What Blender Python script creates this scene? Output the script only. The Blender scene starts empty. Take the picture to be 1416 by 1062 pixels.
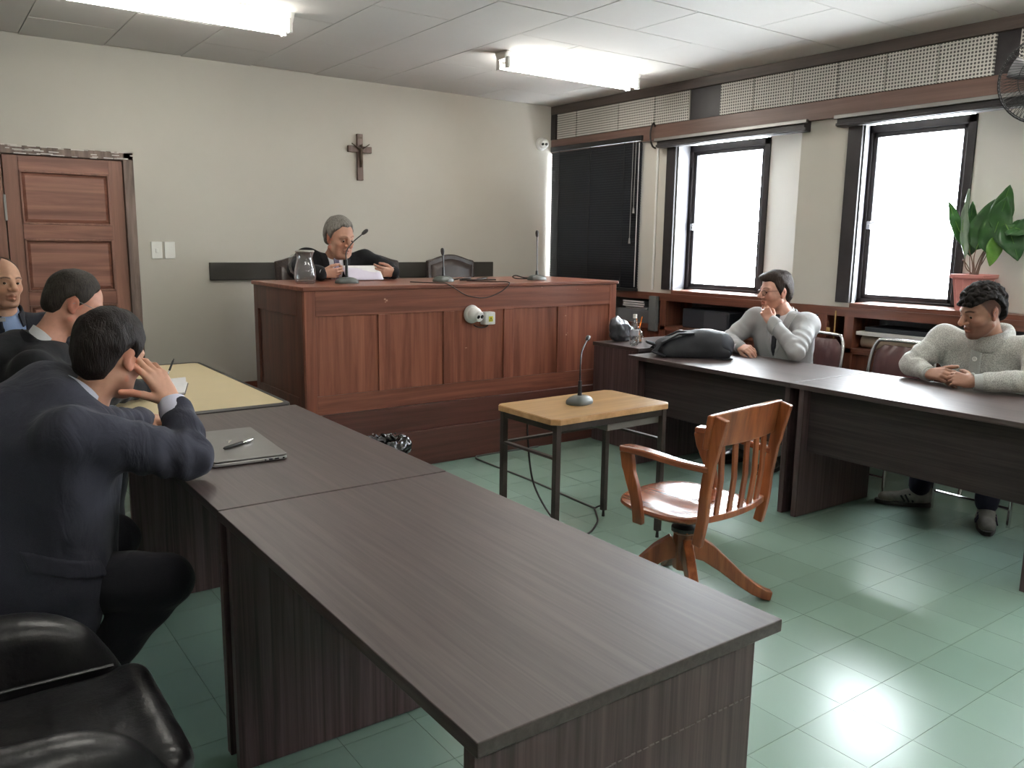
import bpy, math, random
import numpy as np
from mathutils import Vector, Matrix, noise
random.seed(7)
S = bpy.context.scene
COL = S.collection
PI = math.pi

# ---------------------------------------------------------------- camera, sky, exposure
cam_data = bpy.data.cameras.new('camera')
cam_data.sensor_width = 36.0
cam_data.lens = 1136.625 / 1416 * 36
cam_data.clip_start = 0.05
cam = bpy.data.objects.new('camera', cam_data)
COL.objects.link(cam)
cam.matrix_world = Matrix((
    (0.81068, 0.08797, -0.57884, 0.0),
    (-0.58531, 0.14489, -0.79772, 0.0),
    (0.01369, 0.98553, 0.16895, 1.45),
    (0, 0, 0, 1)))
S.camera = cam
S.view_settings.view_transform = 'Standard'
S.view_settings.look = 'None'
S.view_settings.gamma = 1.0
S.view_settings.use_curve_mapping = False
S.view_settings.exposure = 1.05
S.cycles.use_denoising = True
S.cycles.max_bounces = 10
S.cycles.diffuse_bounces = 6
S.cycles.transparent_max_bounces = 24
S.cycles.sample_clamp_indirect = 6.0
world = bpy.data.worlds.new('overcast_sky')
S.world = world
world.use_nodes = True
world.node_tree.nodes['Background'].inputs[0].default_value = (0.90, 0.95, 1.0, 1)
world.node_tree.nodes['Background'].inputs[1].default_value = 21.0
LAMP = 16.0           # strength of the fluorescent tubes

# ---------------------------------------------------------------- materials
def mat(name, color, rough=0.5, metal=0.0, spec=0.5, **kw):
    m = bpy.data.materials.new(name); m.use_nodes = True
    b = m.node_tree.nodes['Principled BSDF']
    b.inputs['Base Color'].default_value = (*color, 1)
    b.inputs['Roughness'].default_value = rough
    b.inputs['Metallic'].default_value = metal
    b.inputs['Specular IOR Level'].default_value = spec
    for k, v in kw.items():
        b.inputs[k.replace('_', ' ')].default_value = v
    return m

def nodes(m):
    t = m.node_tree
    return t, t.nodes['Principled BSDF']

def coords(t, scale=(1, 1, 1), rot=(0, 0, 0), kind='Object'):
    tc = t.nodes.new('ShaderNodeTexCoord'); mp = t.nodes.new('ShaderNodeMapping')
    mp.inputs['Scale'].default_value = scale; mp.inputs['Rotation'].default_value = rot
    t.links.new(tc.outputs[kind], mp.inputs['Vector'])
    return mp.outputs['Vector']

def noise_tex(t, vec, scale, detail=5, rough=0.6, dist=0.0):
    n = t.nodes.new('ShaderNodeTexNoise')
    n.inputs['Scale'].default_value = scale; n.inputs['Detail'].default_value = detail
    n.inputs['Roughness'].default_value = rough; n.inputs['Distortion'].default_value = dist
    t.links.new(vec, n.inputs['Vector'])
    return n.outputs['Fac']

def ramp(t, fac, stops):
    r = t.nodes.new('ShaderNodeValToRGB')
    el = r.color_ramp.elements
    while len(el) < len(stops): el.new(0.5)
    for e, (p, c) in zip(el, stops):
        e.position = p; e.color = (*c, 1)
    t.links.new(fac, r.inputs['Fac'])
    return r.outputs['Color']

def bump(t, b, fac, strength, dist=0.002):
    n = t.nodes.new('ShaderNodeBump')
    n.inputs['Strength'].default_value = strength; n.inputs['Distance'].default_value = dist
    t.links.new(fac, n.inputs['Height']); t.links.new(n.outputs['Normal'], b.inputs['Normal'])

def wood(name, dark, light, axis='X', rough=0.35, across=26, along=1.3, contrast=(0.35, 0.68), bmp=0.15, spec=0.5, coat=0.0, vary=0.0):
    m = mat(name, light, rough, spec=spec)
    t, b = nodes(m)
    sc = {'X': (along, across, across), 'Y': (across, along, across), 'Z': (across, across, along)}[axis]
    v = coords(t, sc)
    f = noise_tex(t, v, 1.0, 6, 0.62, 0.6)
    c = ramp(t, f, [(contrast[0], dark), (contrast[1], light)])
    if vary:
        oi = t.nodes.new('ShaderNodeObjectInfo'); hs = t.nodes.new('ShaderNodeHueSaturation')
        mr = t.nodes.new('ShaderNodeMapRange')
        mr.inputs['To Min'].default_value = 1 - vary; mr.inputs['To Max'].default_value = 1 + vary
        t.links.new(oi.outputs['Random'], mr.inputs['Value']); t.links.new(mr.outputs['Result'], hs.inputs['Value'])
        t.links.new(c, hs.inputs['Color']); c = hs.outputs['Color']
    t.links.new(c, b.inputs['Base Color'])
    if bmp: bump(t, b, f, bmp, 0.0012)
    if coat:
        b.inputs['Coat Weight'].default_value = coat; b.inputs['Coat Roughness'].default_value = 0.12
    return m

def mottled(name, a, c, scale=3.0, rough=0.6, bmp=0.0, spec=0.4, rvar=None, metal=0.0, bscale=None):
    m = mat(name, a, rough, metal, spec)
    t, b = nodes(m)
    v = coords(t)
    f = noise_tex(t, v, scale, 6, 0.6)
    t.links.new(ramp(t, f, [(0.3, a), (0.7, c)]), b.inputs['Base Color'])
    if rvar:
        t.links.new(ramp(t, f, [(0.2, (rvar[0],)*3), (0.8, (rvar[1],)*3)]), b.inputs['Roughness'])
    if bmp:
        bump(t, b, noise_tex(t, v, bscale or scale * 8, 4), bmp, 0.003)
    return m

def cloth(name, a, c, weave=900, rough=0.9, sheen=0.06, folds=0.35, fscale=14):
    m = mat(name, a, rough, spec=0.15)
    t, b = nodes(m)
    v = coords(t)
    f = noise_tex(t, v, weave, 2, 0.5)
    t.links.new(ramp(t, f, [(0.35, a), (0.65, c)]), b.inputs['Base Color'])
    b.inputs['Sheen Weight'].default_value = sheen
    b.inputs['Sheen Roughness'].default_value = 0.5
    g = noise_tex(t, coords(t, (1, 1, 0.55)), fscale, 3, 0.5, 0.8)
    bump(t, b, g, folds, 0.012)
    return m

M = {}
M['wall'] = mottled('wall_paint', (0.505, 0.480, 0.425), (0.54, 0.515, 0.458), 1.4, 0.75, 0.05, 0.25, bscale=60)
M['plaster'] = mottled('plaster_white', (0.57, 0.548, 0.492), (0.60, 0.578, 0.522), 1.4, 0.7, 0.04, 0.25, bscale=60)
M['ceiling'] = mottled('ceiling_board', (0.56, 0.54, 0.51), (0.60, 0.58, 0.55), 0.8, 0.75, 0.03, 0.25, bscale=90)
M['batten'] = mat('ceiling_joint', (0.22, 0.20, 0.18), 0.8)
M['bench_v'] = wood('mahogany_vertical', (0.17, 0.052, 0.032), (0.34, 0.120, 0.072), 'Z', 0.34, 22, 1.2, coat=0.15, vary=0.07)
M['bench_h'] = wood('mahogany_horizontal', (0.155, 0.050, 0.032), (0.31, 0.110, 0.068), 'X', 0.34, 24, 1.0, coat=0.15, vary=0.05)
M['bench_dark'] = wood('mahogany_dark', (0.075, 0.026, 0.020), (0.135, 0.046, 0.034), 'X', 0.36, 24, 1.0, coat=0.1)
M['bench_side'] = wood('mahogany_side', (0.065, 0.026, 0.018), (0.15, 0.055, 0.036), 'Z', 0.34, 20, 1.0, coat=0.15)
M['door_h'] = wood('door_wood_horizontal', (0.17, 0.072, 0.050), (0.33, 0.150, 0.105), 'X', 0.42, 18, 1.0, bmp=0.1, vary=0.06)
M['door_v'] = wood('door_wood_vertical', (0.17, 0.078, 0.054), (0.31, 0.145, 0.10), 'Z', 0.42, 20, 1.0, bmp=0.1)
M['door_frame'] = wood('door_frame_wood', (0.10, 0.07, 0.055), (0.25, 0.18, 0.15), 'Z', 0.6, 26, 2.0, bmp=0.25)
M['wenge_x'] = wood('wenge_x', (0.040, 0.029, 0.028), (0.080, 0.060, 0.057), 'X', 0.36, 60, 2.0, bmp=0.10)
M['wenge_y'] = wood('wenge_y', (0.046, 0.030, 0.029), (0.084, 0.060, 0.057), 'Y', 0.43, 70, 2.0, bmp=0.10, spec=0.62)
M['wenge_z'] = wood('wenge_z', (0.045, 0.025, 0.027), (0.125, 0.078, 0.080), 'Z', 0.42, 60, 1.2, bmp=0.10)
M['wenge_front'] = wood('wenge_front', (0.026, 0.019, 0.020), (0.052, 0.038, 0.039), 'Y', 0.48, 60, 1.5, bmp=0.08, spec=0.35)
M['wenge_edge'] = mat('wenge_edge', (0.018, 0.013, 0.013), 0.4)
M['shelf_wood'] = wood('shelf_wood', (0.085, 0.030, 0.018), (0.19, 0.068, 0.040), 'Y', 0.36, 24, 1.0, coat=0.1)
M['shelf_wood_v'] = wood('shelf_wood_vertical', (0.09, 0.030, 0.018), (0.22, 0.075, 0.042), 'Z', 0.36, 24, 1.0, coat=0.1)
M['fascia'] = wood('fascia_wood', (0.10, 0.056, 0.044), (0.17, 0.098, 0.076), 'Y', 0.45, 20, 0.8)
M['dark_frame'] = mottled('dark_window_frame', (0.022, 0.019, 0.020), (0.040, 0.034, 0.036), 6, 0.45, 0.05)
M['top_trim'] = wood('top_trim_wood', (0.060, 0.044, 0.038), (0.105, 0.078, 0.066), 'Y', 0.5, 20, 0.8)
M['jamb'] = mat('jamb_lining_grey', (0.070, 0.068, 0.074), 0.6)
M['pelmet'] = mottled('pelmet_black', (0.020, 0.017, 0.018), (0.045, 0.038, 0.038), 5, 0.4)
M['beige'] = mottled('beige_laminate', (0.60, 0.49, 0.29), (0.66, 0.545, 0.335), 5, 0.38, 0.0, rvar=(0.33, 0.45))
M['black_rubber'] = mat('black_rubber', (0.022, 0.018, 0.018), 0.5)
M['chair_wood'] = wood('chair_wood', (0.17, 0.042, 0.014), (0.40, 0.125, 0.042), 'Z', 0.28, 22, 2.0, coat=0.3)
M['chair_seat'] = wood('chair_seat_wood', (0.17, 0.045, 0.018), (0.33, 0.105, 0.045), 'Y', 0.24, 22, 2.0, coat=0.35, bmp=0.05)
M['oak_top'] = wood('worn_oak_laminate', (0.30, 0.165, 0.058), (0.46, 0.275, 0.11), 'X', 0.3, 16, 1.2, bmp=0.04)
M['oak_edge'] = mottled('worn_oak_edge', (0.36, 0.19, 0.07), (0.62, 0.38, 0.20), 12, 0.45)
M['table_steel'] = mottled('brown_painted_steel', (0.030, 0.021, 0.018), (0.060, 0.045, 0.040), 9, 0.4)
M['steel_grey'] = mat('grey_drawer_steel', (0.20, 0.18, 0.165), 0.5, 0.2)
M['chrome'] = mat('chrome', (0.75, 0.75, 0.76), 0.16, 1.0)
M['steel'] = mat('brushed_steel', (0.52, 0.52, 0.53), 0.34, 1.0)
M['dull_steel'] = mat('dull_steel', (0.30, 0.29, 0.28), 0.45, 0.9)
M['brass'] = mat('brass', (0.55, 0.36, 0.14), 0.35, 1.0)
M['black_plastic'] = mat('black_plastic', (0.012, 0.012, 0.013), 0.38)
M['grey_plastic'] = mat('grey_plastic', (0.085, 0.095, 0.088), 0.42)
M['white_plastic'] = mat('white_plastic', (0.80, 0.80, 0.78), 0.35)
M['switch_plastic'] = mat('switch_plastic', (0.78, 0.78, 0.74), 0.3)
M['lens_black'] = mat('lens_black', (0.004, 0.004, 0.005), 0.08)
M['yellow'] = mat('sticker_yellow', (0.75, 0.70, 0.05), 0.5)
M['paper'] = mottled('paper_white', (0.74, 0.73, 0.74), (0.80, 0.79, 0.80), 30, 0.8)
M['paper_lilac'] = mat('paper_lilac', (0.62, 0.58, 0.68), 0.8)
M['paper_tan'] = mottled('paper_tan', (0.42, 0.33, 0.25), (0.54, 0.44, 0.34), 12, 0.8)
M['box_white'] = mottled('box_white', (0.62, 0.60, 0.60), (0.70, 0.68, 0.68), 12, 0.7)
M['leather'] = mottled('black_leather', (0.012, 0.011, 0.013), (0.020, 0.019, 0.022), 5, 0.33, 0.55, 0.6, rvar=(0.26, 0.40), bscale=45)
M['brown_leather'] = mottled('brown_leather', (0.030, 0.020, 0.017), (0.052, 0.036, 0.031), 9, 0.32, 0.25, 0.5, rvar=(0.26, 0.40), bscale=160)
M['burgundy'] = mottled('burgundy_vinyl', (0.062, 0.022, 0.022), (0.10, 0.040, 0.038), 9, 0.34, 0.2, 0.5, bscale=120)
M['piping'] = mat('leather_piping', (0.05, 0.05, 0.055), 0.3)
M['studs'] = mat('antique_studs', (0.10, 0.075, 0.05), 0.4, 0.8)
M['laptop'] = mottled('laptop_grey', (0.21, 0.205, 0.20), (0.23, 0.225, 0.22), 20, 0.36, metal=0.6)
M['laptop_light'] = mat('laptop_silver_edge', (0.42, 0.41, 0.42), 0.3, 0.6)
M['logo'] = mat('logo_silver', (0.62, 0.62, 0.62), 0.15, 0.9)
M['nylon'] = mottled('backpack_nylon', (0.012, 0.013, 0.017), (0.026, 0.028, 0.034), 7, 0.62, 0.3, bscale=260)
M['nylon_panel'] = mottled('backpack_panel', (0.022, 0.026, 0.036), (0.030, 0.034, 0.045), 7, 0.55, 0.25, bscale=260)
M['bag_film'] = mat('black_bag_film', (0.010, 0.010, 0.012), 0.22, spec=0.7)
M['grey_bag'] = mat('grey_bag_film', (0.055, 0.058, 0.068), 0.38, spec=0.6)
M['leaf'] = mottled('leaf_green', (0.018, 0.060, 0.022), (0.045, 0.135, 0.030), 7, 0.34, 0.1, bscale=40)
M['leaf_light'] = mottled('leaf_bright_green', (0.07, 0.20, 0.03), (0.17, 0.33, 0.05), 7, 0.36)
M['leaf_pale'] = mottled('leaf_pale_edge', (0.16, 0.24, 0.17), (0.30, 0.36, 0.28), 9, 0.4)
M['stem'] = mat('stem_brown', (0.16, 0.10, 0.07), 0.6)
M['pot'] = mottled('pot_pink', (0.56, 0.22, 0.20), (0.64, 0.28, 0.25), 6, 0.45)
M['soil'] = mottled('soil', (0.02, 0.014, 0.010), (0.05, 0.035, 0.025), 60, 0.95, 0.6)
M['orange'] = mat('orange_stick', (0.85, 0.24, 0.02), 0.5)
M['bronze'] = mat('bronze', (0.10, 0.075, 0.055), 0.35, 0.7)
M['cross_wood'] = wood('cross_wood', (0.085, 0.052, 0.040), (0.18, 0.115, 0.095), 'Z', 0.5, 40, 3)
M['silver'] = mat('polished_silver', (0.80, 0.80, 0.79), 0.2, 1.0)
M['trunking'] = mat('trunking_grey', (0.12, 0.13, 0.13), 0.5)
M['shelf_back'] = mottled('shelf_back_grey', (0.11, 0.12, 0.13), (0.15, 0.155, 0.165), 6, 0.6)
M['hair_grey'] = None

def glass_mat(name, tint=(1, 1, 1), haze=0.0):
    m = bpy.data.materials.new(name); m.use_nodes = True
    t = m.node_tree; t.nodes.clear()
    o = t.nodes.new('ShaderNodeOutputMaterial'); mx = t.nodes.new('ShaderNodeMixShader')
    tr = t.nodes.new('ShaderNodeBsdfTransparent'); gl = t.nodes.new('ShaderNodeBsdfGlossy')
    lw = t.nodes.new('ShaderNodeLayerWeight'); pw = t.nodes.new('ShaderNodeMath'); pw.operation = 'POWER'; pw.inputs[1].default_value = 3.0
    t.links.new(lw.outputs['Facing'], pw.inputs[0])
    fr = t.nodes.new('ShaderNodeMath'); fr.operation = 'MULTIPLY_ADD'; fr.inputs[1].default_value = 0.85; fr.inputs[2].default_value = 0.04
    t.links.new(pw.outputs[0], fr.inputs[0])
    tr.inputs['Color'].default_value = (*tint, 1); gl.inputs['Roughness'].default_value = 0.03
    t.links.new(fr.outputs[0], mx.inputs[0]); t.links.new(tr.outputs[0], mx.inputs[1])
    t.links.new(gl.outputs[0], mx.inputs[2])
    if haze:      # slightly milky plastic or glass
        df_ = t.nodes.new('ShaderNodeBsdfDiffuse'); df_.inputs['Color'].default_value = (0.8, 0.8, 0.82, 1)
        m2 = t.nodes.new('ShaderNodeMixShader'); m2.inputs[0].default_value = haze
        t.links.new(mx.outputs[0], m2.inputs[1]); t.links.new(df_.outputs[0], m2.inputs[2]); mx = m2
    t.links.new(mx.outputs[0], o.inputs['Surface'])
    return m
M['pane'] = glass_mat('window_glass', (0.97, 0.98, 0.98))
M['clear'] = glass_mat('clear_glass', (0.96, 0.97, 0.97), 0.06)
M['water'] = glass_mat('water', (0.96, 0.97, 0.975))

# tube lamp
m = bpy.data.materials.new('fluorescent_tube'); m.use_nodes = True
b = m.node_tree.nodes['Principled BSDF']
b.inputs['Base Color'].default_value = (0.9, 0.9, 0.88, 1)
b.inputs['Emission Color'].default_value = (1.0, 0.97, 0.90, 1)
b.inputs['Emission Strength'].default_value = LAMP
M['tube'] = m

# green vinyl floor tile: waxed, scuffed, a slightly different green per tile
m = mat('green_vinyl', (0.12, 0.24, 0.19), 0.25, spec=0.6)
t, b = nodes(m)
tc = t.nodes.new('ShaderNodeNewGeometry')
def wnoise(scale, detail=6, dist=0.4):
    n = t.nodes.new('ShaderNodeTexNoise'); n.inputs['Scale'].default_value = scale
    n.inputs['Detail'].default_value = detail; n.inputs['Distortion'].default_value = dist
    t.links.new(tc.outputs['Position'], n.inputs['Vector']); return n.outputs['Fac']
f1 = wnoise(1.3, 3, 0.0); f2 = wnoise(5, 2, 0.0)
c1 = ramp(t, f1, [(0.28, (0.230, 0.345, 0.290)), (0.72, (0.262, 0.380, 0.325))])
c2 = ramp(t, f2, [(0.25, (0.98, 0.98, 0.98)), (0.75, (1.015, 1.015, 1.015))])
mx = t.nodes.new('ShaderNodeMix'); mx.data_type = 'RGBA'; mx.blend_type = 'MULTIPLY'
mx.inputs[0].default_value = 1.0
oi = t.nodes.new('ShaderNodeObjectInfo'); hs = t.nodes.new('ShaderNodeHueSaturation'); mr = t.nodes.new('ShaderNodeMapRange')
mr.inputs['To Min'].default_value = 0.955; mr.inputs['To Max'].default_value = 1.045
t.links.new(oi.outputs['Random'], mr.inputs['Value']); t.links.new(mr.outputs['Result'], hs.inputs['Value'])
t.links.new(c1, hs.inputs['Color']); t.links.new(hs.outputs['Color'], b.inputs['Base Color'])
b.inputs['Roughness'].default_value = 0.25
bump(t, b, wnoise(2.0, 1, 0.0), 0.05, 0.004)
M['floor'] = m
M['joint'] = mat('floor_joint', (0.09, 0.14, 0.115), 0.6)

# perforated white acoustic board (holes 9 mm on an 18 mm grid, too small to pick apart)
m = mat('perforated_board', (0.55, 0.53, 0.49), 0.6)
t, b = nodes(m)
v = coords(t, (1, 1, 1))
sx = t.nodes.new('ShaderNodeSeparateXYZ'); t.links.new(v, sx.inputs[0])
def math_node(op, a, bb=None):
    n = t.nodes.new('ShaderNodeMath'); n.operation = op
    for i, q in enumerate((a, bb)):
        if q is None: continue
        if isinstance(q, (int, float)): n.inputs[i].default_value = q
        else: t.links.new(q, n.inputs[i])
    return n.outputs[0]
gy = math_node('SINE', math_node('MULTIPLY', sx.outputs['Y'], 2 * PI / 0.021))
gz = math_node('SINE', math_node('MULTIPLY', sx.outputs['Z'], 2 * PI / 0.021))
g = math_node('SUBTRACT', math_node('MULTIPLY', math_node('ADD', gy, 1.0), math_node('ADD', gz, 1.0)), 1.0)
h = ramp(t, math_node('ADD', math_node('MULTIPLY', g, 0.5), 0.5), [(0.42, (0.60, 0.58, 0.535)), (0.66, (0.085, 0.08, 0.075))])
t.links.new(h, b.inputs['Base Color'])
M['perf'] = m

# ---------------------------------------------------------------- mesh helpers
OFF = {}
class G:
    def __init__(self): self.v = []; self.f = []
    def add(self, vs, fs):
        o = len(self.v); self.v += [tuple(map(float, p)) for p in vs]
        self.f += [tuple(i + o for i in q) for q in fs]; return self
    def box(self, x0, y0, z0, x1, y1, z1):
        x0, x1 = sorted((x0, x1)); y0, y1 = sorted((y0, y1)); z0, z1 = sorted((z0, z1))
        return self.add([(x0,y0,z0),(x1,y0,z0),(x1,y1,z0),(x0,y1,z0),(x0,y0,z1),(x1,y0,z1),(x1,y1,z1),(x0,y1,z1)],
                        [(0,3,2,1),(4,5,6,7),(0,1,5,4),(1,2,6,5),(2,3,7,6),(3,0,4,7)])
    def beam(self, p0, p1, w, h, up=(0, 0, 1)):
        p0, p1 = Vector(p0), Vector(p1); d = (p1 - p0).normalized(); u = Vector(up)
        s = d.cross(u).normalized(); u = s.cross(d).normalized()
        vs = []
        for p in (p0, p1):
            for a, c in ((-1, -1), (1, -1), (1, 1), (-1, 1)):
                vs.append(p + s * (a * w / 2) + u * (c * h / 2))
        return self.add(vs, [(0,1,2,3),(7,6,5,4),(0,4,5,1),(1,5,6,2),(2,6,7,3),(3,7,4,0)])
    def loft(self, rings, closed=True, caps=True):
        n = len(rings[0]); vs = [p for r in rings for p in r]; fs = []
        for i in range(len(rings) - 1):
            for j in range(n if closed else n - 1):
                k = (j + 1) % n
                fs.append((i*n+j, i*n+k, (i+1)*n+k, (i+1)*n+j))
        if caps: fs += [tuple(range(n))[::-1], tuple(range((len(rings)-1)*n, len(rings)*n))]
        return self.add(vs, fs)
    def tube(self, pts, r, n=8, sq=None):
        pts = [Vector(p) for p in pts]; rs = r if isinstance(r, (list, tuple)) else [r] * len(pts)
        rings = []; prev = None
        for i, p in enumerate(pts):
            d = (pts[min(i+1, len(pts)-1)] - pts[max(i-1, 0)]).normalized()
            if prev is None:
                a = Vector((0, 0, 1)) if abs(d.z) < 0.9 else Vector((1, 0, 0))
                s = d.cross(a).normalized()
            else:
                s = (prev - d * prev.dot(d)).normalized()
            prev = s; u = d.cross(s)
            rings.append([p + (s * math.cos(2*PI*k/n) + u * math.sin(2*PI*k/n)) * rs[i] for k in range(n)])
        return self.loft(rings)
    def cyl(self, p0, p1, r0, r1=None, n=16): return self.tube([p0, p1], [r0, r0 if r1 is None else r1], n)
    def lathe(self, c, prof, n=24, axis=(0, 0, 1)):
        c = Vector(c); a = Vector(axis).normalized()
        e = Vector((1, 0, 0)) if abs(a.x) < 0.9 else Vector((0, 1, 0))
        s = (e - a * e.dot(a)).normalized(); u = a.cross(s)
        return self.loft([[c + a * z + (s * math.cos(2*PI*k/n) + u * math.sin(2*PI*k/n)) * max(r, 1e-4) for k in range(n)] for r, z in prof])
    def ball(self, c, r, nu=16, nv=10):
        r = (r, r, r) if isinstance(r, (int, float)) else r
        rings = []
        for i in range(nv + 1):
            a = -PI/2 + PI * i / nv
            rr = max(math.cos(a), 0.004)
            rings.append([(c[0] + r[0]*rr*math.cos(2*PI*k/nu), c[1] + r[1]*rr*math.sin(2*PI*k/nu), c[2] + r[2]*math.sin(a)) for k in range(nu)])
        return self.loft(rings)
    def prism(self, poly, fn, a, bq):
        """extrude a 2D outline between depths a and bq; fn(u, v, w) -> xyz"""
        return self.loft([[fn(u, v, a) for u, v in poly], [fn(u, v, bq) for u, v in poly]])
    def build(self, name, material, parent=None, bevel=0.0, smooth=False, seg=2, stuff=False, cap=35):
        off = OFF.get(parent.name, Vector((0, 0, 0))) if parent else Vector((0, 0, 0))
        me = bpy.data.meshes.new(name)
        me.from_pydata([Vector(p) - off for p in self.v], [], self.f)
        me.materials.append(material); me.validate(); me.update()
        o = bpy.data.objects.new(name, me); COL.objects.link(o)
        if parent: o.parent = parent; OFF[o.name] = off
        fix_normals(me)
        if smooth:
            me.polygons.foreach_set('use_smooth', [True] * len(me.polygons))
            me.set_sharp_from_angle(angle=math.radians(cap))
        if bevel:
            md = o.modifiers.new('bevel', 'BEVEL'); md.width = bevel; md.segments = seg
            md.limit_method = 'ANGLE'; md.angle_limit = math.radians(40)
            me.polygons.foreach_set('use_smooth', [True] * len(me.polygons)); md.harden_normals = True
        if stuff: o['kind'] = 'stuff'
        return o

import bmesh
def fix_normals(me):
    bm = bmesh.new(); bm.from_mesh(me)
    bmesh.ops.recalc_face_normals(bm, faces=bm.faces[:])
    bm.to_mesh(me); bm.free()

def thing(name, label, cat, loc=(0, 0, 0), rz=0.0, group=None, world=True):
    """an Empty at the thing's base; with world=True its parts are written in room coordinates"""
    o = bpy.data.objects.new(name, None); COL.objects.link(o)
    o.location = loc; o.rotation_euler = (0, 0, rz); o.empty_display_size = 0.1
    o['label'] = label; o['category'] = cat
    if group: o['group'] = group
    OFF[o.name] = Vector(loc) if world else Vector((0, 0, 0))
    return o
def tag(o, label, cat, group=None):
    o['label'] = label; o['category'] = cat
    if group: o['group'] = group
    return o
def struct(o): o['kind'] = 'structure'; return o
def reorigin(o, loc):
    loc = Vector(loc)
    o.data.transform(Matrix.Translation(-loc)); o.location = loc; OFF[o.name] = loc; return o
def copy_tree(o, parent=None):
    c = o.copy(); COL.objects.link(c); c.parent = parent
    for ch in [q for q in bpy.data.objects if q.parent == o]: copy_tree(ch, c)
    return c
def bez(p0, p1, p2, p3, n=16):
    p0, p1, p2, p3 = map(Vector, (p0, p1, p2, p3))
    return [p0*(1-t)**3 + p1*3*t*(1-t)**2 + p2*3*t*t*(1-t) + p3*t**3 for t in [i/n for i in range(n+1)]]
def spline(pts, n=8):
    """Catmull-Rom through pts"""
    P = [Vector(p) for p in pts]; P = [P[0]*2 - P[1]] + P + [P[-1]*2 - P[-2]]; out = []
    for i in range(1, len(P) - 2):
        for k in range(n):
            t = k / n
            out.append(0.5*((2*P[i]) + (P[i+1]-P[i-1])*t + (2*P[i-1]-5*P[i]+4*P[i+1]-P[i+2])*t*t + (3*P[i]-P[i-1]-3*P[i+1]+P[i+2])*t**3))
    out.append(P[-2]); return out
def empty_struct(name):
    o = bpy.data.objects.new(name, None); COL.objects.link(o); o['kind'] = 'structure'; OFF[o.name] = Vector((0, 0, 0)); return o

# ---------------------------------------------------------------- the room
XL, XR, YN, YB, ZC = -1.6, 5.18, -2.2, 6.5, 2.75
floor = struct(G().box(XL, YN, -0.12, 5.7, 6.7, -0.004).build('floor', M['joint']))
TS = 0.2345
CI = Matrix(cam.matrix_world).inverted()
cells = []
for i in range(-6, 24):
    for j in range(-8, 30):
        x0, y0 = 2.0685 + (i - 8) * TS, 1.107 + (j - 6) * TS
        if x0 > 5.55 or y0 > 6.45 or y0 < YN or x0 < XL: continue
        c = CI @ Vector((x0 + TS/2, y0 + TS/2, 0))
        z = -c.z; seen = z > 0.3 and abs(c.x / z) < 0.68 and abs(c.y / z) < 0.53
        hid = (x0 < 0.2 and y0 > 1.2)
        cells.append((0 if seen and not hid else 1, z, x0, y0))
cells.sort()
me = None; rest = G()
for k, (s, z, x0, y0) in enumerate(cells):
    if k < 300 and s == 0:
        if me is None:
            g = 0.0008
            o = G().box(g, g, -0.004, TS - g, TS - g, 0.0).build('tile', M['floor'], floor); me = o.data
        else:
            o = bpy.data.objects.new('tile', me); COL.objects.link(o); o.parent = floor
        o.location = (x0, y0, random.uniform(-0.0004, 0.0))
    else:
        g = 0.0008; rest.box(x0 + g, y0 + g, -0.004, x0 + TS - g, y0 + TS - g, 0.0)
rest.build('tile_field', M['floor'], floor, stuff=True)

ceiling = struct(G().box(XL, YN, ZC + 0.012, 5.7, 6.7, ZC + 0.15).build('ceiling', M['batten']))
def cpanel(x0, y0, x1, y1):
    g = 0.003
    x0, x1, y0, y1 = max(x0, XL), min(x1, XR), max(y0, YN), min(y1, YB)
    if x1 - x0 < 0.03 or y1 - y0 < 0.03: return
    o = G().box(x0 + g, y0 + g, 0, x1 - g, y1 - g, 0.012).build('panel', M['ceiling'], ceiling)
    o.location = (0, 0, ZC + random.uniform(0.0, 0.002))
for i in range(-5, 5):
    xa = 0.69 + i * 0.508; oy = 5.96 if i % 2 == 0 else 5.45
    y = oy + 1.02
    while y > YN - 1:
        cpanel(xa, y - 1.02, xa + 0.508, y); y -= 1.02
for r in range(18):
    yb = 6.5 - r * 0.518
    x = 3.23 + (0.5 if r % 2 else 1.02)
    cpanel(3.23, yb - 0.518, x, yb)
    while x < XR:
        cpanel(x, yb - 0.518, x + 1.02, yb); x += 1.02

struct(G().box(XL, YB, -0.1, 5.18, YB + 0.15, ZC + 0.1).build('wall_back', M['wall']))
struct(G().box(XL - 0.15, YN, -0.1, XL, YB + 0.15, ZC + 0.1).build('wall_left', M['wall']))
struct(G().box(XL - 0.15, YN - 0.15, -0.1, 5.7, YN, ZC + 0.1).build('wall_front', M['wall']))
# right wall: a low back skin behind the shelves, splayed piers between the windows, a band above
wr = G()
wr.box(5.50, YN, -0.1, 5.56, YB + 0.5, 1.04)
wr.box(XR, YN, 2.31, 5.56, YB + 0.5, ZC + 0.1)
pl = lambda u, v, w: (u, v, w)
wr.prism([(XR, 5.31), (XR, 4.865), (5.56, 5.04), (5.56, 5.31)], pl, 1.04, 2.31)
wr.prism([(XR, 3.69), (XR, 3.215), (5.56, 3.40), (5.56, 4.20), (5.50, 4.20)], pl, 1.04, 2.31)
wr.prism([(XR, 1.90), (XR, 1.555), (5.56, 1.74), (5.56, 2.66), (5.50, 2.66)], pl, 1.04, 2.31)
wr.prism([(XR, 0.42), (XR, -0.06), (5.56, 0.08), (5.56, 1.0), (5.50, 1.0)], pl, 1.04, 2.31)
wr.prism([(XR, -1.24), (XR, YN), (5.56, YN), (5.56, -0.66), (5.50, -0.66)], pl, 1.04, 2.31)
wr.box(5.50, 6.47, 1.04, 5.56, YB + 0.5, 2.31)
wr.box(XR, YB, 1.04, 5.56, YB + 0.5, 2.31)
wall_right = struct(wr.build('wall_right', M['plaster']))
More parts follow.
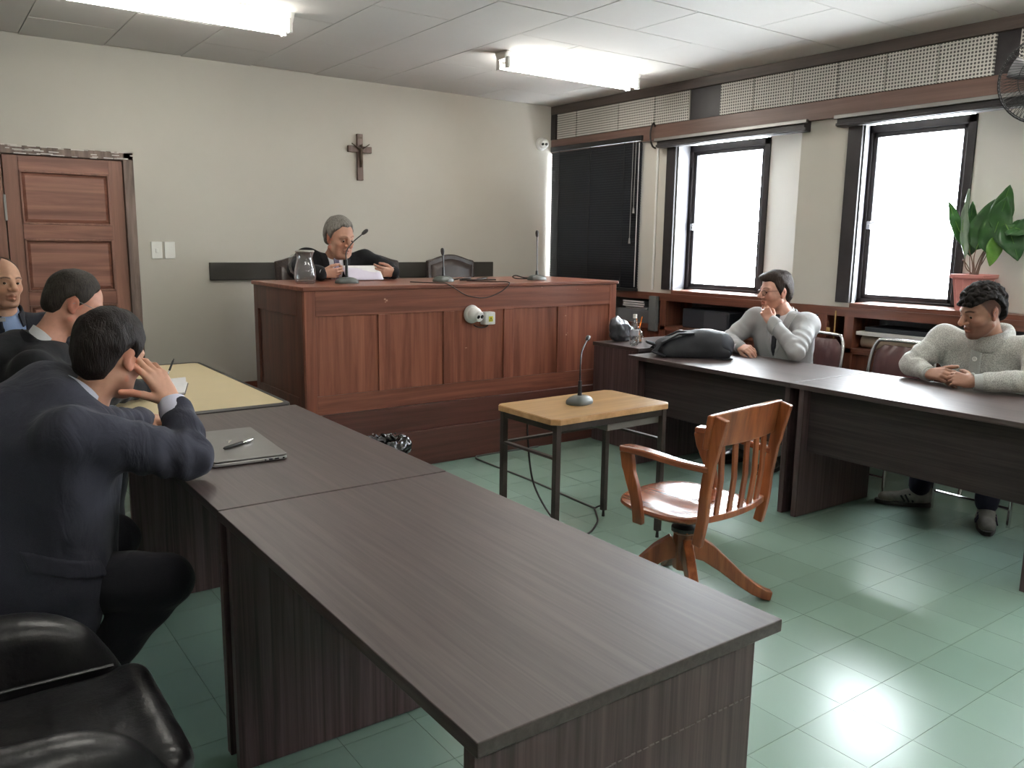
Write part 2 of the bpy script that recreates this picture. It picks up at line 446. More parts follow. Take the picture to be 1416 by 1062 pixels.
struct(G().box(XR, YB - 0.0, -0.1, 5.55, YB + 0.15, 1.05).build('trim_1', M['wall']))

# windows: dark frame, sash, pane, handle
def window(n, y0, y1, z0, z1, xg=5.48):
    w = empty_struct('window_%d' % n)
    f = G(); t_ = 0.055
    f.box(xg, y0, z0, xg + 0.06, y0 + t_, z1); f.box(xg, y1 - t_, z0, xg + 0.06, y1, z1)
    f.box(xg, y0, z0, xg + 0.06, y1, z0 + t_); f.box(xg, y0, z1 - t_, xg + 0.06, y1, z1)
    f.build('window_frame', M['dark_frame'], w, 0.004)
    s = G(); q = 0.03; a0, a1, b0, b1 = y0 + t_, y1 - t_, z0 + t_, z1 - t_
    s.box(xg + 0.015, a0, b0, xg + 0.055, a0 + q, b1); s.box(xg + 0.015, a1 - q, b0, xg + 0.055, a1, b1)
    s.box(xg + 0.015, a0, b0, xg + 0.055, a1, b0 + q); s.box(xg + 0.015, a0, b1 - q, xg + 0.055, a1, b1)
    s.build('sash', M['dark_frame'], w, 0.003)
    G().box(xg + 0.03, a0, b0, xg + 0.036, a1, b1).build('pane', M['pane'], w)
    zc = 1.615
    h = G().box(xg - 0.012, y1 - 0.095, zc - 0.035, xg + 0.016, y1 - 0.065, zc + 0.02)
    h.beam((xg - 0.02, y1 - 0.08, zc), (xg - 0.03, y1 - 0.15, zc + 0.015), 0.018, 0.012)
    h.build('handle', M['steel'], w, 0.003)
    return w
window(1, 5.36, 6.46, 1.06, 2.31)
window(2, 4.18, 5.02, 1.04, 2.29)
window(3, 2.635, 3.385, 1.04, 2.29)
window(4, 0.98, 1.72, 1.04, 2.29)
window(5, -0.68, 0.06, 1.04, 2.29)  # unseen window carrying on the row, added for more daylight
for n, (ya, yb) in enumerate(((5.31, 6.46), (3.69, 4.865), (1.90, 3.215), (0.42, 1.555), (-1.24, -0.06))):
    struct(G().box(5.17, ya, 1.045, 5.50, yb, 1.078).build('window_sill_%d' % (n + 1), M['shelf_wood'], None, 0.004))
# dark boards beside each window, and curtain pelmets over them
for n, (ya, yb) in enumerate(((4.865, 4.965), (3.212, 3.315), (1.552, 1.65))):
    struct(G().box(5.155, ya, 1.08, 5.18, yb, 2.27).build('trim_%d' % (n + 2), M['dark_frame'], None, 0.003))
for n, (ya, yb) in enumerate(((3.62, 5.03), (1.82, 3.37), (0.3, 1.7))):
    p = thing('curtain_pelmet', ['black curtain pelmet over the window behind the man in grey suit', 'black curtain pelmet over the window with the potted plant',
              'black curtain pelmet over the window nearest the camera, outside the picture'][n], 'curtain rail', (5.12, (ya + yb) / 2, 2.28))
    G().box(5.10, ya, 2.245, 5.18, yb, 2.325).build('board', M['pelmet'], p, 0.004)
    G().box(5.075, ya - 0.03, 2.295, 5.10, yb + 0.01, 2.32).build('upper_rail', M['dull_steel'], p, 0.003)
    G().box(5.085, ya - 0.02, 2.250, 5.10, yb, 2.268).build('lower_rail', M['pelmet'], p, 0.003)
for n, (pa, pb) in enumerate((((5.182, 4.862), (5.478, 5.004)), ((5.182, 3.212), (5.478, 3.362)), ((5.182, 1.552), (5.478, 1.70)))):
    (xa, ya), (xb, yb) = pa, pb
    struct(G().prism([(xa, ya), (xb, yb), (xb, yb - 0.008), (xa, ya - 0.008)], pl, 1.08, 2.308).build('trim_%d' % (n + 11), M['jamb']))
# fascia, perforated acoustic boards between dark stiles, top trim
struct(G().box(5.145, YN, 2.315, 5.18, 6.5, 2.44).build('trim_5', M['fascia'], None, 0.004))
struct(G().box(5.135, YN, 2.675, 5.18, 6.5, 2.75).build('trim_6', M['dark_frame'] if False else M['top_trim'], None, 0.004))
struct(G().box(5.165, YN, 2.43, 5.18, 6.5, 2.68).build('trim_7', M['dark_frame']))
edges = [6.42, 6.14, 5.76, 5.26, 4.74]
runs = [[6.42, 6.13, 5.56, 5.12, 4.735], [4.425, 4.11, 3.77, 3.42, 3.08, 2.745, 2.415], [2.29, 1.95, 1.6, 1.26, 0.92, 0.58, 0.24]]
for rr in runs:
    for a, c in zip(rr, rr[1:]):
        o = G().box(5.150, c + 0.003, 2.443, 5.168, a - 0.003, 2.673).build('panel', M['perf'], wall_right, 0.002)
struct(G().box(5.14, 6.43, 2.44, 5.18, 6.5, 2.68).build('trim_8', M['dark_frame']))
# base boards and the bumper rail on the back wall
struct(G().box(1.62, 6.48, 0.237, 5.18, 6.5, 0.33).build('baseboard_back', M['bench_h'], None, 0.004))
struct(G().box(XL, 6.48, 0.0, 1.62, 6.5, 0.10).build('baseboard_left', M['bench_h'], None, 0.004))
struct(G().box(1.838, 6.475, 1.138, 4.46, 6.5, 1.272).build('trim_9', mottled('bumper_board', (0.040, 0.036, 0.030), (0.055, 0.049, 0.041), 4, 0.5), None, 0.003))

# double door in the back wall
door = empty_struct('door_1')
f = G(); f.box(1.265, 6.44, 0, 1.333, 6.52, 2.04)
f.build('door_frame', M['door_frame'], door, 0.006)
f = G(); f.box(-0.35, 6.44, 1.985, 1.333, 6.52, 2.04); f.build('door_head', M['door_frame'], door, 0.006)
f = G()
for k in range(46):
    x = random.uniform(0.3, 1.32); l = random.uniform(0.02, 0.09); z = random.choice((2.036, 2.012, 1.99)) + random.uniform(-0.006, 0.004)
    f.box(x, 6.437, z, min(x + l, 1.333), 6.445, z + random.uniform(0.003, 0.009))
f.build('chipped_paint', mat('chipped_white_paint', (0.62, 0.58, 0.54), 0.7), door, stuff=True)
def leaf(xa, xb):
    d = G(); ys, ye = 6.462, 6.505
    st = 0.09; a, c = xa + st, xb - st
    d.box(xa, ys, 0.01, a, ye, 1.982); d.box(c, ys, 0.01, xb, ye, 1.982)
    lf = d.build('door_stile', M['door_v'], door, 0.003)
    rows = [(1.53, 1.885), (1.075, 1.435), (0.62, 0.985), (0.15, 0.53)]
    r = G(); zs = [1.982] + [q for rw in rows for q in (rw[1], rw[0])] + [0.01]
    for i in range(0, len(zs), 2): r.box(a, ys, zs[i+1], c, ye, zs[i])
    r.build('door_rail', M['door_h'], door, 0.003)
    for z0, z1 in rows:
        g = G(); q = 0.035
        g.loft([[(a, 6.49, z0), (c, 6.49, z0), (c, 6.49, z1), (a, 6.49, z1)],
                [(a + q, 6.468, z0 + q), (c - q, 6.468, z0 + q), (c - q, 6.468, z1 - q), (a + q, 6.468, z1 - q)]])
        g.build('panel', M['door_h'], door)
        mo = G(); w = 0.014
        mo.box(a, 6.456, z0, a + w, 6.49, z1); mo.box(c - w, 6.456, z0, c, 6.49, z1)
        mo.box(a, 6.456, z0, c, 6.49, z0 + w); mo.box(a, 6.456, z1 - w, c, 6.49, z1)
        mo.build('panel_moulding', M['door_frame'] if False else M['door_v'], door, 0.003)
leaf(0.535, 1.262); leaf(-0.25, 0.528)
G().box(-0.35, 6.44, 0, -0.255, 6.52, 1.985).build('door_frame', M['door_frame'], door, 0.006)
G().box(0.525, 6.452, 1.55, 0.54, 6.466, 1.72).build('hinge', M['dull_steel'], door, 0.002)
lk = G().lathe((1.225, 6.465, 0.885), [(0.0, 0.0), (0.026, 0.0), (0.026, 0.006), (0.016, 0.01), (0.012, 0.016), (0.0, 0.016)], 20, (0, -1, 0)).build('lock', M['steel'], door, smooth=True)
G().box(1.221, 6.446, 0.876, 1.229, 6.45, 0.892).build('keyhole', M['lens_black'], lk)

# ---------------------------------------------------------------- ceiling lamps
def tube_lamp(x0, x1, y, label):
    t_ = thing('fluorescent_lamp', label, 'lamp', ((x0 + x1) / 2, y, ZC), group=None)
    G().loft([[(x, y - 0.075, ZC), (x, y + 0.075, ZC), (x, y + 0.045, ZC - 0.05), (x, y - 0.045, ZC - 0.05)] for x in (x0, x1)]).build('housing', M['white_plastic'], t_, 0.004)
    for s in (-1, 1):
        yy = y + s * 0.052
        tb = G().cyl((x0 + 0.035, yy, ZC - 0.085), (x1 - 0.035, yy, ZC - 0.085), 0.0175, n=14).build('tube', M['tube'], t_, smooth=True)
        for xx in (x0 + 0.012, x1 - 0.035):
            G().box(xx, yy - 0.02, ZC - 0.112, xx + 0.022, yy + 0.02, ZC - 0.035).build('lamp_holder', M['white_plastic'], t_, 0.004)
tube_lamp(0.70, 1.93, 4.93, 'lit twin tube ceiling lamp over the left side, above the door')
tube_lamp(3.42, 4.70, 4.90, 'lit twin tube ceiling lamp near the window wall corner')
tube_lamp(0.70, 1.93, 1.9, 'unseen twin tube ceiling lamp added to light the near left tables')  # lamp pair added out of view to brighten the near desks
tube_lamp(3.42, 4.70, 1.9, 'unseen twin tube ceiling lamp added to light the near right table')
tube_lamp(0.70, 1.93, -1.0, 'unseen twin tube ceiling lamp added as fill behind the camera on the door side')  # second unseen pair, added so light also comes from behind the camera
tube_lamp(3.42, 4.70, -1.0, 'unseen twin tube ceiling lamp added as fill behind the camera on the window side')
# ---------------------------------------------------------------- judge's bench on its platform
struct(G().box(1.62, 4.575, 0.0, 5.18, 6.5, 0.237).build('trim_10', M['bench_dark'], None, 0.005))
bench = thing('judge_bench', 'long panelled mahogany judge\'s bench across the back of the room', 'bench', (3.08, 5.06, 0.237))
BX0, BX1, BY0, BY1, BZ = 1.84, 4.32, 4.62, 5.50, 1.18
G().box(BX0 - 0.006, 4.598, 0.237, BX1 + 0.006, BY1, 0.405).build('plinth', M['bench_dark'], bench, 0.004)
stiles = [(1.84, 1.91), (2.32, 2.405), (2.792, 2.872), (3.278, 3.362), (3.756, 3.832), (4.255, 4.32)]
for k, (a, c) in enumerate(stiles):
    z0, z1 = (0.405, 1.155) if k in (0, 5) else (0.52, 1.003)
    G().box(a, BY0, z0, c, BY0 + 0.03, z1).build('stile', M['bench_v'], bench, 0.003)
G().box(1.91, BY0 + 0.001, 1.003, 4.255, BY0 + 0.03, 1.155).build('top_rail', M['bench_h'], bench, 0.002)
G().box(1.91, BY0 + 0.001, 0.405, 4.255, BY0 + 0.03, 0.520).build('bottom_rail', M['bench_h'], bench, 0.002)
for (a, c), (d, e) in zip(stiles, stiles[1:]):
    G().box(c, BY0 + 0.013, 0.52, d, BY0 + 0.024, 1.003).build('panel', M['bench_v'], bench)
sd = G()
sd.box(BX0, BY0 + 0.03, 0.405, BX0 + 0.03, BY0 + 0.12, 1.155); sd.box(BX0, BY1 - 0.07, 0.405, BX0 + 0.03, BY1, 1.155)
sd.box(BX0, BY0 + 0.12, 1.0, BX0 + 0.03, BY1 - 0.07, 1.155); sd.box(BX0, BY0 + 0.12, 0.405, BX0 + 0.03, BY1 - 0.07, 0.5)
sd.build('side_frame', M['bench_side'], bench, 0.002)
G().box(BX0 + 0.012, BY0 + 0.12, 0.5, BX0 + 0.024, BY1 - 0.07, 1.0).build('side_panel', M['bench_side'], bench)
G().box(BX1 - 0.03, BY0 + 0.03, 0.405, BX1, BY1, 1.155).build('end_board', M['bench_side'], bench)
G().box(BX0 + 0.03, BY1 - 0.03, 0.237, BX1 - 0.03, BY1 - 0.01, 0.5).build('back_foot_board', M['bench_dark'], bench)
G().box(BX0 - 0.012, BY0 - 0.012, 1.155, BX1 + 0.012, BY1 + 0.012, BZ).build('bench_top', M['bench_h'], bench, 0.005)
sc = G()
for x, z in ((2.36, 1.09), (2.365, 1.075), (2.372, 1.082), (3.09, 1.155), (3.18, 1.152), (3.93, 1.12), (2.96, 0.75), (3.82, 0.93), (3.83, 0.79), (3.60, 1.14), (3.845, 0.805)):
    sc.box(x, BY0 - 0.0006, z, x + random.uniform(0.005, 0.014), BY0 + 0.002, z + random.uniform(0.004, 0.010))
sc.build('chipped_spots', mat('bare_wood_chip', (0.45, 0.24, 0.17), 0.6), bench, stuff=True)

# ---------------------------------------------------------------- wenge desks
TZ = 0.74
def desk(label, x, y, rz, w, l, side, group, panel_mat='wenge_z'):
    """local frame: x 0..w across, y 0..l along; side=+1 modesty board near x=w, -1 near x=0"""
    d = thing('office_desk', label, 'desk', (x, y, 0), rz, group, world=False)
    G().box(0, 0.002, TZ - 0.026, w, l - 0.002, TZ).build('desktop', M['wenge_y'], d, 0.0025)
    a, c = (0.012, w - 0.045) if side > 0 else (0.045, w - 0.012)
    for y0 in (0.028, l - 0.058):
        G().box(a, y0, 0.004, c, y0 + 0.03, TZ - 0.026).build('end_panel', M[panel_mat], d, 0.002)
    xm = w - 0.13 if side > 0 else 0.105
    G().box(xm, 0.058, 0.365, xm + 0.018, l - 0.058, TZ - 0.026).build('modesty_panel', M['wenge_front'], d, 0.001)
    return d
desk('dark wenge desk with empty top, nearest the camera', 0.598, 0.895, 0.0, 0.708, 1.25, 1, None)
desk('dark wenge desk carrying the closed grey laptop', 0.600, 2.148, 0.0, 0.708, 1.27, 1, None)
desk('dark wenge desk carrying the black backpack before the man in grey suit', 3.721, 2.618, -0.022, 0.735, 1.262, -1, None)
desk('dark wenge desk where the man in the grey sweater rests his hands', 3.692, 1.360, -0.022, 0.735, 1.256, -1, None)
d = thing('office_desk', 'dark wenge desk with water bottle beside the right end of the judge\'s bench', 'desk', (4.04, 4.06, 0), world=True)
G().box(4.04, 4.075, TZ - 0.026, 4.86, 4.555, TZ).build('desktop', M['wenge_x'], d, 0.0025)
G().box(4.045, 4.085, 0.004, 4.071, 4.545, TZ - 0.026).build('end_panel', M['wenge_z'], d, 0.002)
G().box(4.82, 4.085, 0.004, 4.85, 4.545, TZ - 0.026).build('end_panel', M['wenge_z'], d, 0.002)
G().box(4.071, 4.52, 0.2, 4.82, 4.54, TZ - 0.026).build('modesty_panel', M['wenge_x'], d)
sc = G()
for k in range(30):
    q = k / 29; xx = 0.598 + 0.20 + 0.44 * q
    sc.box(xx, 0.9215, 0.5745 + 0.008 * q, xx + random.uniform(0.008, 0.0155), 0.9235, 0.5745 + 0.008 * q + random.uniform(0.0008, 0.0035))
dsk = [o for o in bpy.data.objects if o.get('label', '').startswith('dark wenge desk with empty')][0]
s_ = sc.build('scratch_mark', mat('scuff_grey', (0.20, 0.155, 0.155), 0.7), None, stuff=True)
s_.data.transform(Matrix.Translation((-0.598, -0.895, 0))); s_.parent = dsk

# beige table beyond the laptop desk
bt = thing('side_table', 'beige laminate table with black rubber edging where the man in glasses writes', 'table', (0.95, 4.17, 0))
def rrect(x0, y0, x1, y1, r, n=6):
    out = []
    for cx, cy, a0 in ((x1-r, y0+r, -PI/2), (x1-r, y1-r, 0), (x0+r, y1-r, PI/2), (x0+r, y0+r, PI)):
        out += [(cx + r*math.cos(a0 + PI/2*k/n), cy + r*math.sin(a0 + PI/2*k/n)) for k in range(n + 1)]
    return out
G().prism(rrect(0.62, 3.475, 1.285, 4.885, 0.03), pl, TZ - 0.03, TZ + 0.002).build('tabletop', M['beige'], bt)
oe = rrect(0.595, 3.445, 1.31, 4.915, 0.055); ie = rrect(0.62, 3.475, 1.285, 4.885, 0.03)
G().loft([[(u, v, TZ - 0.032) for u, v in ie], [(u, v, TZ - 0.032) for u, v in oe], [(u, v, TZ - 0.002) for u, v in oe],
          [(u*0.5+a*0.5, v*0.5+c*0.5, TZ + 0.005) for (u, v), (a, c) in zip(oe, ie)], [(u, v, TZ + 0.003) for u, v in ie]], caps=False).build('rubber_edge', M['black_rubber'], bt, smooth=True)
for xx in (0.66, 1.24):
    for yy in (3.52, 4.84):
        G().box(xx - 0.015, yy - 0.015, 0, xx + 0.015, yy + 0.015, TZ - 0.03).build('leg', M['table_steel'], bt, 0.002)

# ---------------------------------------------------------------- small witness table
st = thing('witness_table', 'small oak-topped table with brown steel legs holding the microphone in mid room', 'table', (2.58, 2.955, 0), 0.02, world=False)
W2, D2, H2 = 0.37, 0.222, 0.69
def corner_cut(w, d, c): return [(-w+c,-d),(w-c,-d),(w,-d+c),(w,d-c),(w-c,d),(-w+c,d),(-w,d-c),(-w,-d+c)]
G().prism(corner_cut(W2, D2, 0.03), pl, H2 - 0.020, H2).build('tabletop', M['oak_top'], st, 0.002)
oe, ie = corner_cut(W2 + 0.004, D2 + 0.004, 0.031), corner_cut(W2 - 0.001, D2 - 0.001, 0.03)
G().loft([[(u, v, H2 - 0.026) for u, v in oe], [(u, v, H2 - 0.002) for u, v in oe], [(u, v, H2 - 0.002) for u, v in ie], [(u, v, H2 - 0.026) for u, v in ie], [(u, v, H2 - 0.026) for u, v in oe]], caps=False).build('edge_band', M['oak_edge'], st)
for sx in (-1, 1):
    for sy in (-1, 1):
        x, y = sx * (W2 - 0.032), sy * (D2 - 0.025)
        l = G().box(x - 0.014, y - 0.014, 0.035, x + 0.014, y + 0.014, H2 - 0.026).build('leg', M['table_steel'], st, 0.002)
        G().cyl((x, y, 0), (x, y, 0.04), 0.009, 0.006, 10).build('foot_glide', M['black_rubber'], l)
fr = G(); a, c = W2 - 0.032, D2 - 0.025
for sy in (-1, 1): fr.box(-a, sy*c - 0.008, H2 - 0.062, a, sy*c + 0.008, H2 - 0.026)
for sx in (-1, 1): fr.box(sx*a - 0.008, -c, H2 - 0.062, sx*a + 0.008, c, H2 - 0.026)
fr.build('apron', M['table_steel'], st, 0.002)
for sx in (-1, 1): G().box(sx*a - 0.012, -c, 0.50, sx*a + 0.012, c, 0.512).build('side_rail', M['table_steel'], st, 0.002)
G().box(-a, c - 0.012, 0.50, a, c + 0.012, 0.512).build('back_rail', M['table_steel'], st, 0.002)
G().box(-0.02, -c + 0.012, H2 - 0.10, a - 0.012, c - 0.03, H2 - 0.062).build('drawer_tray', M['steel_grey'], st, 0.003)
bk = spline([(-a + 0.10, c, 0.50), (-a + 0.10, c - 0.01, 0.45), (-a+0.11, c - 0.02, 0.42)], 6)

# microphones -----------------------------------------------------------------
def mic_base(t_, ang):
    ca, sa = math.cos(ang), math.sin(ang)
    prof = [(0.0, 0.0, 1.0), (0.0, 0.055, 1.0)]
    rings = []
    for z, s in ((0, 0.97), (0.006, 1.0), (0.018, 0.97), (0.030, 0.78), (0.037, 0.55), (0.040, 0.3)):
        ring = []
        for k in range(28):
            a = 2*PI*k/28; u = 0.078*s*math.copysign(abs(math.cos(a))**0.8, math.cos(a)); v = 0.056*s*math.copysign(abs(math.sin(a))**0.8, math.sin(a))
            ring.append((u*ca - v*sa, u*sa + v*ca, z))
        rings.append(ring)
    b_ = G().loft(rings).build('base', M['grey_plastic'], t_, smooth=True, cap=50)
    u, v = 0.034, -0.012
    G().lathe((u*ca - v*sa, u*sa + v*ca, 0.030), [(0.0, 0), (0.011, 0), (0.010, 0.006), (0.0, 0.007)], 14).build('button', M['steel'], b_, smooth=True)
    return b_
def microphone(label, loc, ang, stem, neck, cat='microphone'):
    t_ = thing('desk_microphone', label, cat, loc, world=False)
    mic_base(t_, ang)
    G().tube([(0, 0, 0.03), (0, 0, 0.05), (0, 0, stem)], [0.013, 0.010, 0.0085], 12).build('stem', M['black_plastic'], t_, smooth=True)
    pts = spline([(0, 0, stem - 0.01)] + neck, 8)
    G().tube(pts, 0.0038, 8).build('gooseneck', M['black_plastic'], t_, smooth=True)
    d_ = (pts[-1] - pts[-3]).normalized(); e = pts[-1]
    G().lathe(e - d_*0.005, [(0.0, 0), (0.007, 0.002), (0.011, 0.012), (0.013, 0.028), (0.0115, 0.042), (0.006, 0.050), (0, 0.052)], 14, d_).build('mic_head', M['black_rubber'], t_, smooth=True)
    return t_
microphone('gooseneck microphone on the small witness table, bent toward the bottle', (2.56, 2.97, 0.69), 0.35, 0.11,
           [(0.0, 0.0, 0.19), (0.05, 0.05, 0.245), (0.16, 0.14, 0.285)])
microphone('gooseneck microphone in front of the judge reading papers', (2.255, 4.93, BZ), 0.1, 0.15, [(0.01, 0.02, 0.20), (0.06, 0.03, 0.26), (0.125, 0.02, 0.315)])
microphone('gooseneck microphone before the empty leather chair on the bench', (2.97, 4.92, BZ), 0.1, 0.10, [(0, 0.0, 0.14), (-0.004, 0.0, 0.185)])
microphone('gooseneck microphone with looped lead at the right part of the bench', (3.77, 4.90, BZ), 0.1, 0.07, [(0, 0.0, 0.14), (-0.004, 0.0, 0.32)])
def cable(name, label, pts, r, mt, n=8):
    o = G().tube(spline(pts, n), r, 7).build(name, mt, smooth=True)
    p = o.data.vertices[0].co.copy(); lo = min((v.co.z for v in o.data.vertices))
    reorigin(o, (p.x, p.y, lo)); return tag(o, label, 'cable')
cable('microphone_lead', 'black lead drooping over the bench front above the camera', [(2.70, 4.90, 1.184), (2.78, 4.70, 1.185), (2.80, 4.615, 1.186), (2.85, 4.600, 1.162), (2.96, 4.603, 1.105), (3.10, 4.604, 1.085), (3.22, 4.604, 1.115), (3.29, 4.601, 1.160), (3.305, 4.615, 1.186), (3.26, 4.75, 1.184), (3.15, 4.90, 1.184)], 0.0035, M['black_rubber'])
cable('microphone_lead', 'black lead tangled on the bench beside the empty leather chair microphone', [(3.03, 4.95, 1.187), (3.12, 4.90, 1.20), (3.20, 4.93, 1.20), (3.14, 4.98, 1.187), (3.26, 4.92, 1.19), (3.36, 4.96, 1.20), (3.30, 5.0, 1.187), (3.42, 4.93, 1.187)], 0.005, M['black_rubber'])
cable('microphone_lead', 'small black cable loop beside the rightmost bench microphone', [(3.72, 4.92, 1.195), (3.66, 4.92, 1.20), (3.60, 4.93, 1.215), (3.585, 4.95, 1.205), (3.62, 4.95, 1.192), (3.70, 4.93, 1.19)], 0.0045, M['black_rubber'])
cable('microphone_lead', 'black lead hanging from the witness table down to the floor', [(2.42, 3.195, 0.672), (2.42, 3.195, 0.5), (2.44, 3.16, 0.25), (2.51, 3.04, 0.06), (2.63, 2.98, 0.008), (2.80, 3.08, 0.008), (2.90, 3.20, 0.008), (2.945, 3.26, 0.010), (2.98, 3.24, 0.03)], 0.005, M['black_rubber'])
cable('floor_cable', 'thin dark cable laid straight across the floor to the bench', [(3.55, 4.56, 0.006), (3.1, 4.57, 0.006), (3.0, 4.54, 0.006), (2.985, 4.4, 0.006), (2.985, 3.9, 0.006), (2.96, 3.45, 0.006), (2.955, 3.28, 0.006)], 0.006, M['grey_plastic'])

# ---------------------------------------------------------------- cameras on bench and wall, junction box
def dome_camera(label, loc, look):
    t_ = thing('security_camera', label, 'camera', loc, world=False)
    d_ = Vector(look).normalized(); n_ = Vector((0, -1, 0))
    G().lathe((0, 0, 0), [(0, 0.001), (0.060, 0.001), (0.062, 0.010), (0.056, 0.026), (0.052, 0.030), (0, 0.030)], 28, n_).build('mount', M['white_plastic'], t_, smooth=True)
    c = n_ * 0.045
    b_ = G().ball(c, 0.050, 24, 16).build('ball', M['white_plastic'], t_, smooth=True)
    s_ = d_.cross(Vector((0, 0, 1))).normalized()
    G().lathe(c + d_*0.030, [(0, 0), (0.037, 0.0), (0.035, 0.020), (0.031, 0.023), (0, 0.023)], 24, d_).build('face', M['white_plastic'], b_, smooth=True)
    for k, r in ((-1, 0.0125), (1, 0.0125)):
        p = c + d_*0.052 + s_*0.0165*k
        G().lathe(p, [(0, 0), (r, 0), (r, 0.003), (r*0.7, 0.005), (0, 0.005)], 18, d_).build('lens', M['lens_black'], t_, smooth=True)
    p = c + d_*0.056 - s_*0.0165
    G().lathe(p, [(0, 0), (0.005, 0), (0.005, 0.002), (0, 0.002)], 12, d_).build('led', M['dull_steel'], t_)
    return t_
dome_camera('white dome camera fixed to the front of the bench', (3.005, 4.6185, 0.978), (0.18, -0.9, -0.22))
dome_camera('white dome camera high in the corner above the black blind', (5.02, 6.50, 2.395), (-0.45, -0.85, -0.18))
jb = thing('junction_box', 'small white junction box with yellow warning sticker beside the bench camera', 'box', (3.128, 4.622, 0.90))
G().box(3.088, 4.572, 0.905, 3.168, 4.632, 0.990).build('box_body', M['white_plastic'], jb, 0.004)
G().box(3.090, 4.566, 0.907, 3.166, 4.574, 0.988).build('box_lid', M['white_plastic'], jb, 0.003)
fn = lambda u, v, w: (3.130 + u, w, 0.944 + v)
stk = G().prism([(-0.016, -0.018), (0.016, -0.018), (0.016, 0.018), (-0.016, 0.018)], fn, 4.5645, 4.5665).build('warning_sticker', M['yellow'], jb)
tri = G()
for a, c in (((-0.012, -0.011), (0.012, -0.011)), ((0.012, -0.011), (0, 0.012)), ((0, 0.012), (-0.012, -0.011))):
    tri.beam((3.13 + a[0], 4.564, 0.944 + a[1]), (3.13 + c[0], 4.564, 0.944 + c[1]), 0.0016, 0.002, (0, 1, 0))
tri.beam((3.1285, 4.564, 0.951), (3.1315, 4.564, 0.944), 0.002, 0.003, (0, 1, 0)); tri.beam((3.1315, 4.564, 0.944), (3.1295, 4.564, 0.937), 0.002, 0.002, (0, 1, 0))
tri.build('warning_triangle', M['black_plastic'], stk)
G().tube(spline([(3.02, 4.61, 0.905), (3.04, 4.60, 0.893), (3.08, 4.60, 0.885), (3.12, 4.60, 0.892), (3.13, 4.60, 0.908)], 6), 0.004, 7).build('lead', M['black_rubber'], jb, smooth=True)

# ---------------------------------------------------------------- on the back wall
def switch_plate(label, x, rocker):
    t_ = thing('switch_plate', label, 'switch', (x, 6.5, 1.30))
    G().box(x - 0.037, 6.49, 1.30, x + 0.037, 6.502, 1.425).build('plate', M['switch_plastic'], t_, 0.003)
    if rocker: G().box(x - 0.010, 6.484, 1.345, x + 0.010, 6.492, 1.375).build('rocker', M['switch_plastic'], t_, 0.002)
switch_plate('white wall plate with small rocker, nearer the door', 1.468, True)
switch_plate('blank white wall plate, further from the door', 1.559, False)
cr = thing('crucifix', 'dark wooden crucifix hanging on the back wall above the judge', 'crucifix', (3.105, 6.5, 1.95))
G().prism([(-0.026, 0), (0.026, 0), (0.026, 0.225), (0.106, 0.225), (0.106, 0.277), (0.026, 0.277), (0.026, 0.375), (-0.026, 0.375), (-0.026, 0.277), (-0.106, 0.277), (-0.106, 0.225), (-0.026, 0.225)],
          lambda u, v, w: (3.105 + u, w, 1.95 + v), 6.472, 6.50).build('cross', M['cross_wood'], cr, 0.004)
g = G()
g.tube([(3.105, 6.458, 2.205), (3.105, 6.456, 2.17), (3.105, 6.458, 2.13), (3.107, 6.455, 2.09), (3.105, 6.460, 2.055)], [0.012, 0.016, 0.013, 0.012, 0.006], 10)
g.ball((3.107, 6.454, 2.225), (0.011, 0.011, 0.014), 10, 8)
for s in (-1, 1): g.tube([(3.105 + s*0.012, 6.460, 2.20), (3.105 + s*0.045, 6.462, 2.222), (3.105 + s*0.080, 6.464, 2.245)], [0.007, 0.005, 0.004], 8)
g.build('figure', M['bronze'], cr, smooth=True)
G().box(3.088, 6.468, 2.285, 3.122, 6.474, 2.302).build('title_plate', M['bronze'], cr, 0.001)

# ---------------------------------------------------------------- judges' leather chairs
def judge_chair(label, x, y):
    t_ = thing('leather_chair', label, 'chair', (x, y, 0.237), 0.0, 'leather chairs behind the bench', world=False)
    def outline(s, top):
        pts = [(-0.235*s, 0.42)]
        for k in range(21):
            u = -1 + 2*k/20
            z = top + 0.052 * max(0, math.cos(u*PI*0.5))**1.6 * (1 if True else 0) + (0.010 if abs(u) > 0.95 else 0.0)
            pts.append((0.243*s*u, z - 0.012*(abs(u) > 0.97)))
        pts.append((0.235*s, 0.42)); return pts
    fn = lambda u, v, w: (u, w + (v - 0.42)*0.10, v)
    G().prism(outline(1.0, 1.055), fn, -0.012, 0.028).build('backrest', M['brown_leather'], t_, 0.012, seg=3)
    inner = [(u*0.86, 0.42 + (v - 0.42)*0.95) for u, v in outline(1.0, 1.05)]
    G().loft([[fn(u, v, -0.010) for u, v in inner], [fn(u*0.97, 0.75 + (v-0.75)*0.97, -0.028) for u, v in inner], [fn(u*0.8, 0.75 + (v-0.75)*0.8, -0.040) for u, v in inner]]).build('back_cushion', M['brown_leather'], t_, smooth=True, cap=70)
    st_ = G()
    for (u, v) in outline(0.965, 1.043)[1:-1:1]: st_.ball(fn(u, v, -0.013), 0.004, 6, 4)
    for k in range(26):
        z = 0.45 + k*0.0235
        for s in (-1, 1): st_.ball(fn(s*0.229, z, -0.013), 0.004, 6, 4)
    st_.build('stud_row', M['studs'], t_, stuff=True)
    G().box(-0.24, -0.34, 0.38, 0.24, 0.0, 0.46).build('seat', M['brown_leather'], t_, 0.02, seg=3)
    for sx in (-1, 1):
        for sy in (-0.31, -0.02):
            G().beam((sx*0.21, sy, 0), (sx*0.21, sy, 0.38), 0.04, 0.04, (0, 1, 0)).build('leg', M['bench_dark'], t_)
    return t_
judge_chair('empty brown leather chair at the judge\'s left, under the wall board\'s right end', 3.88, 6.24)
judge_chair('brown leather chair with arched back partly behind the judge, on the microphone side', 3.12, 6.25)
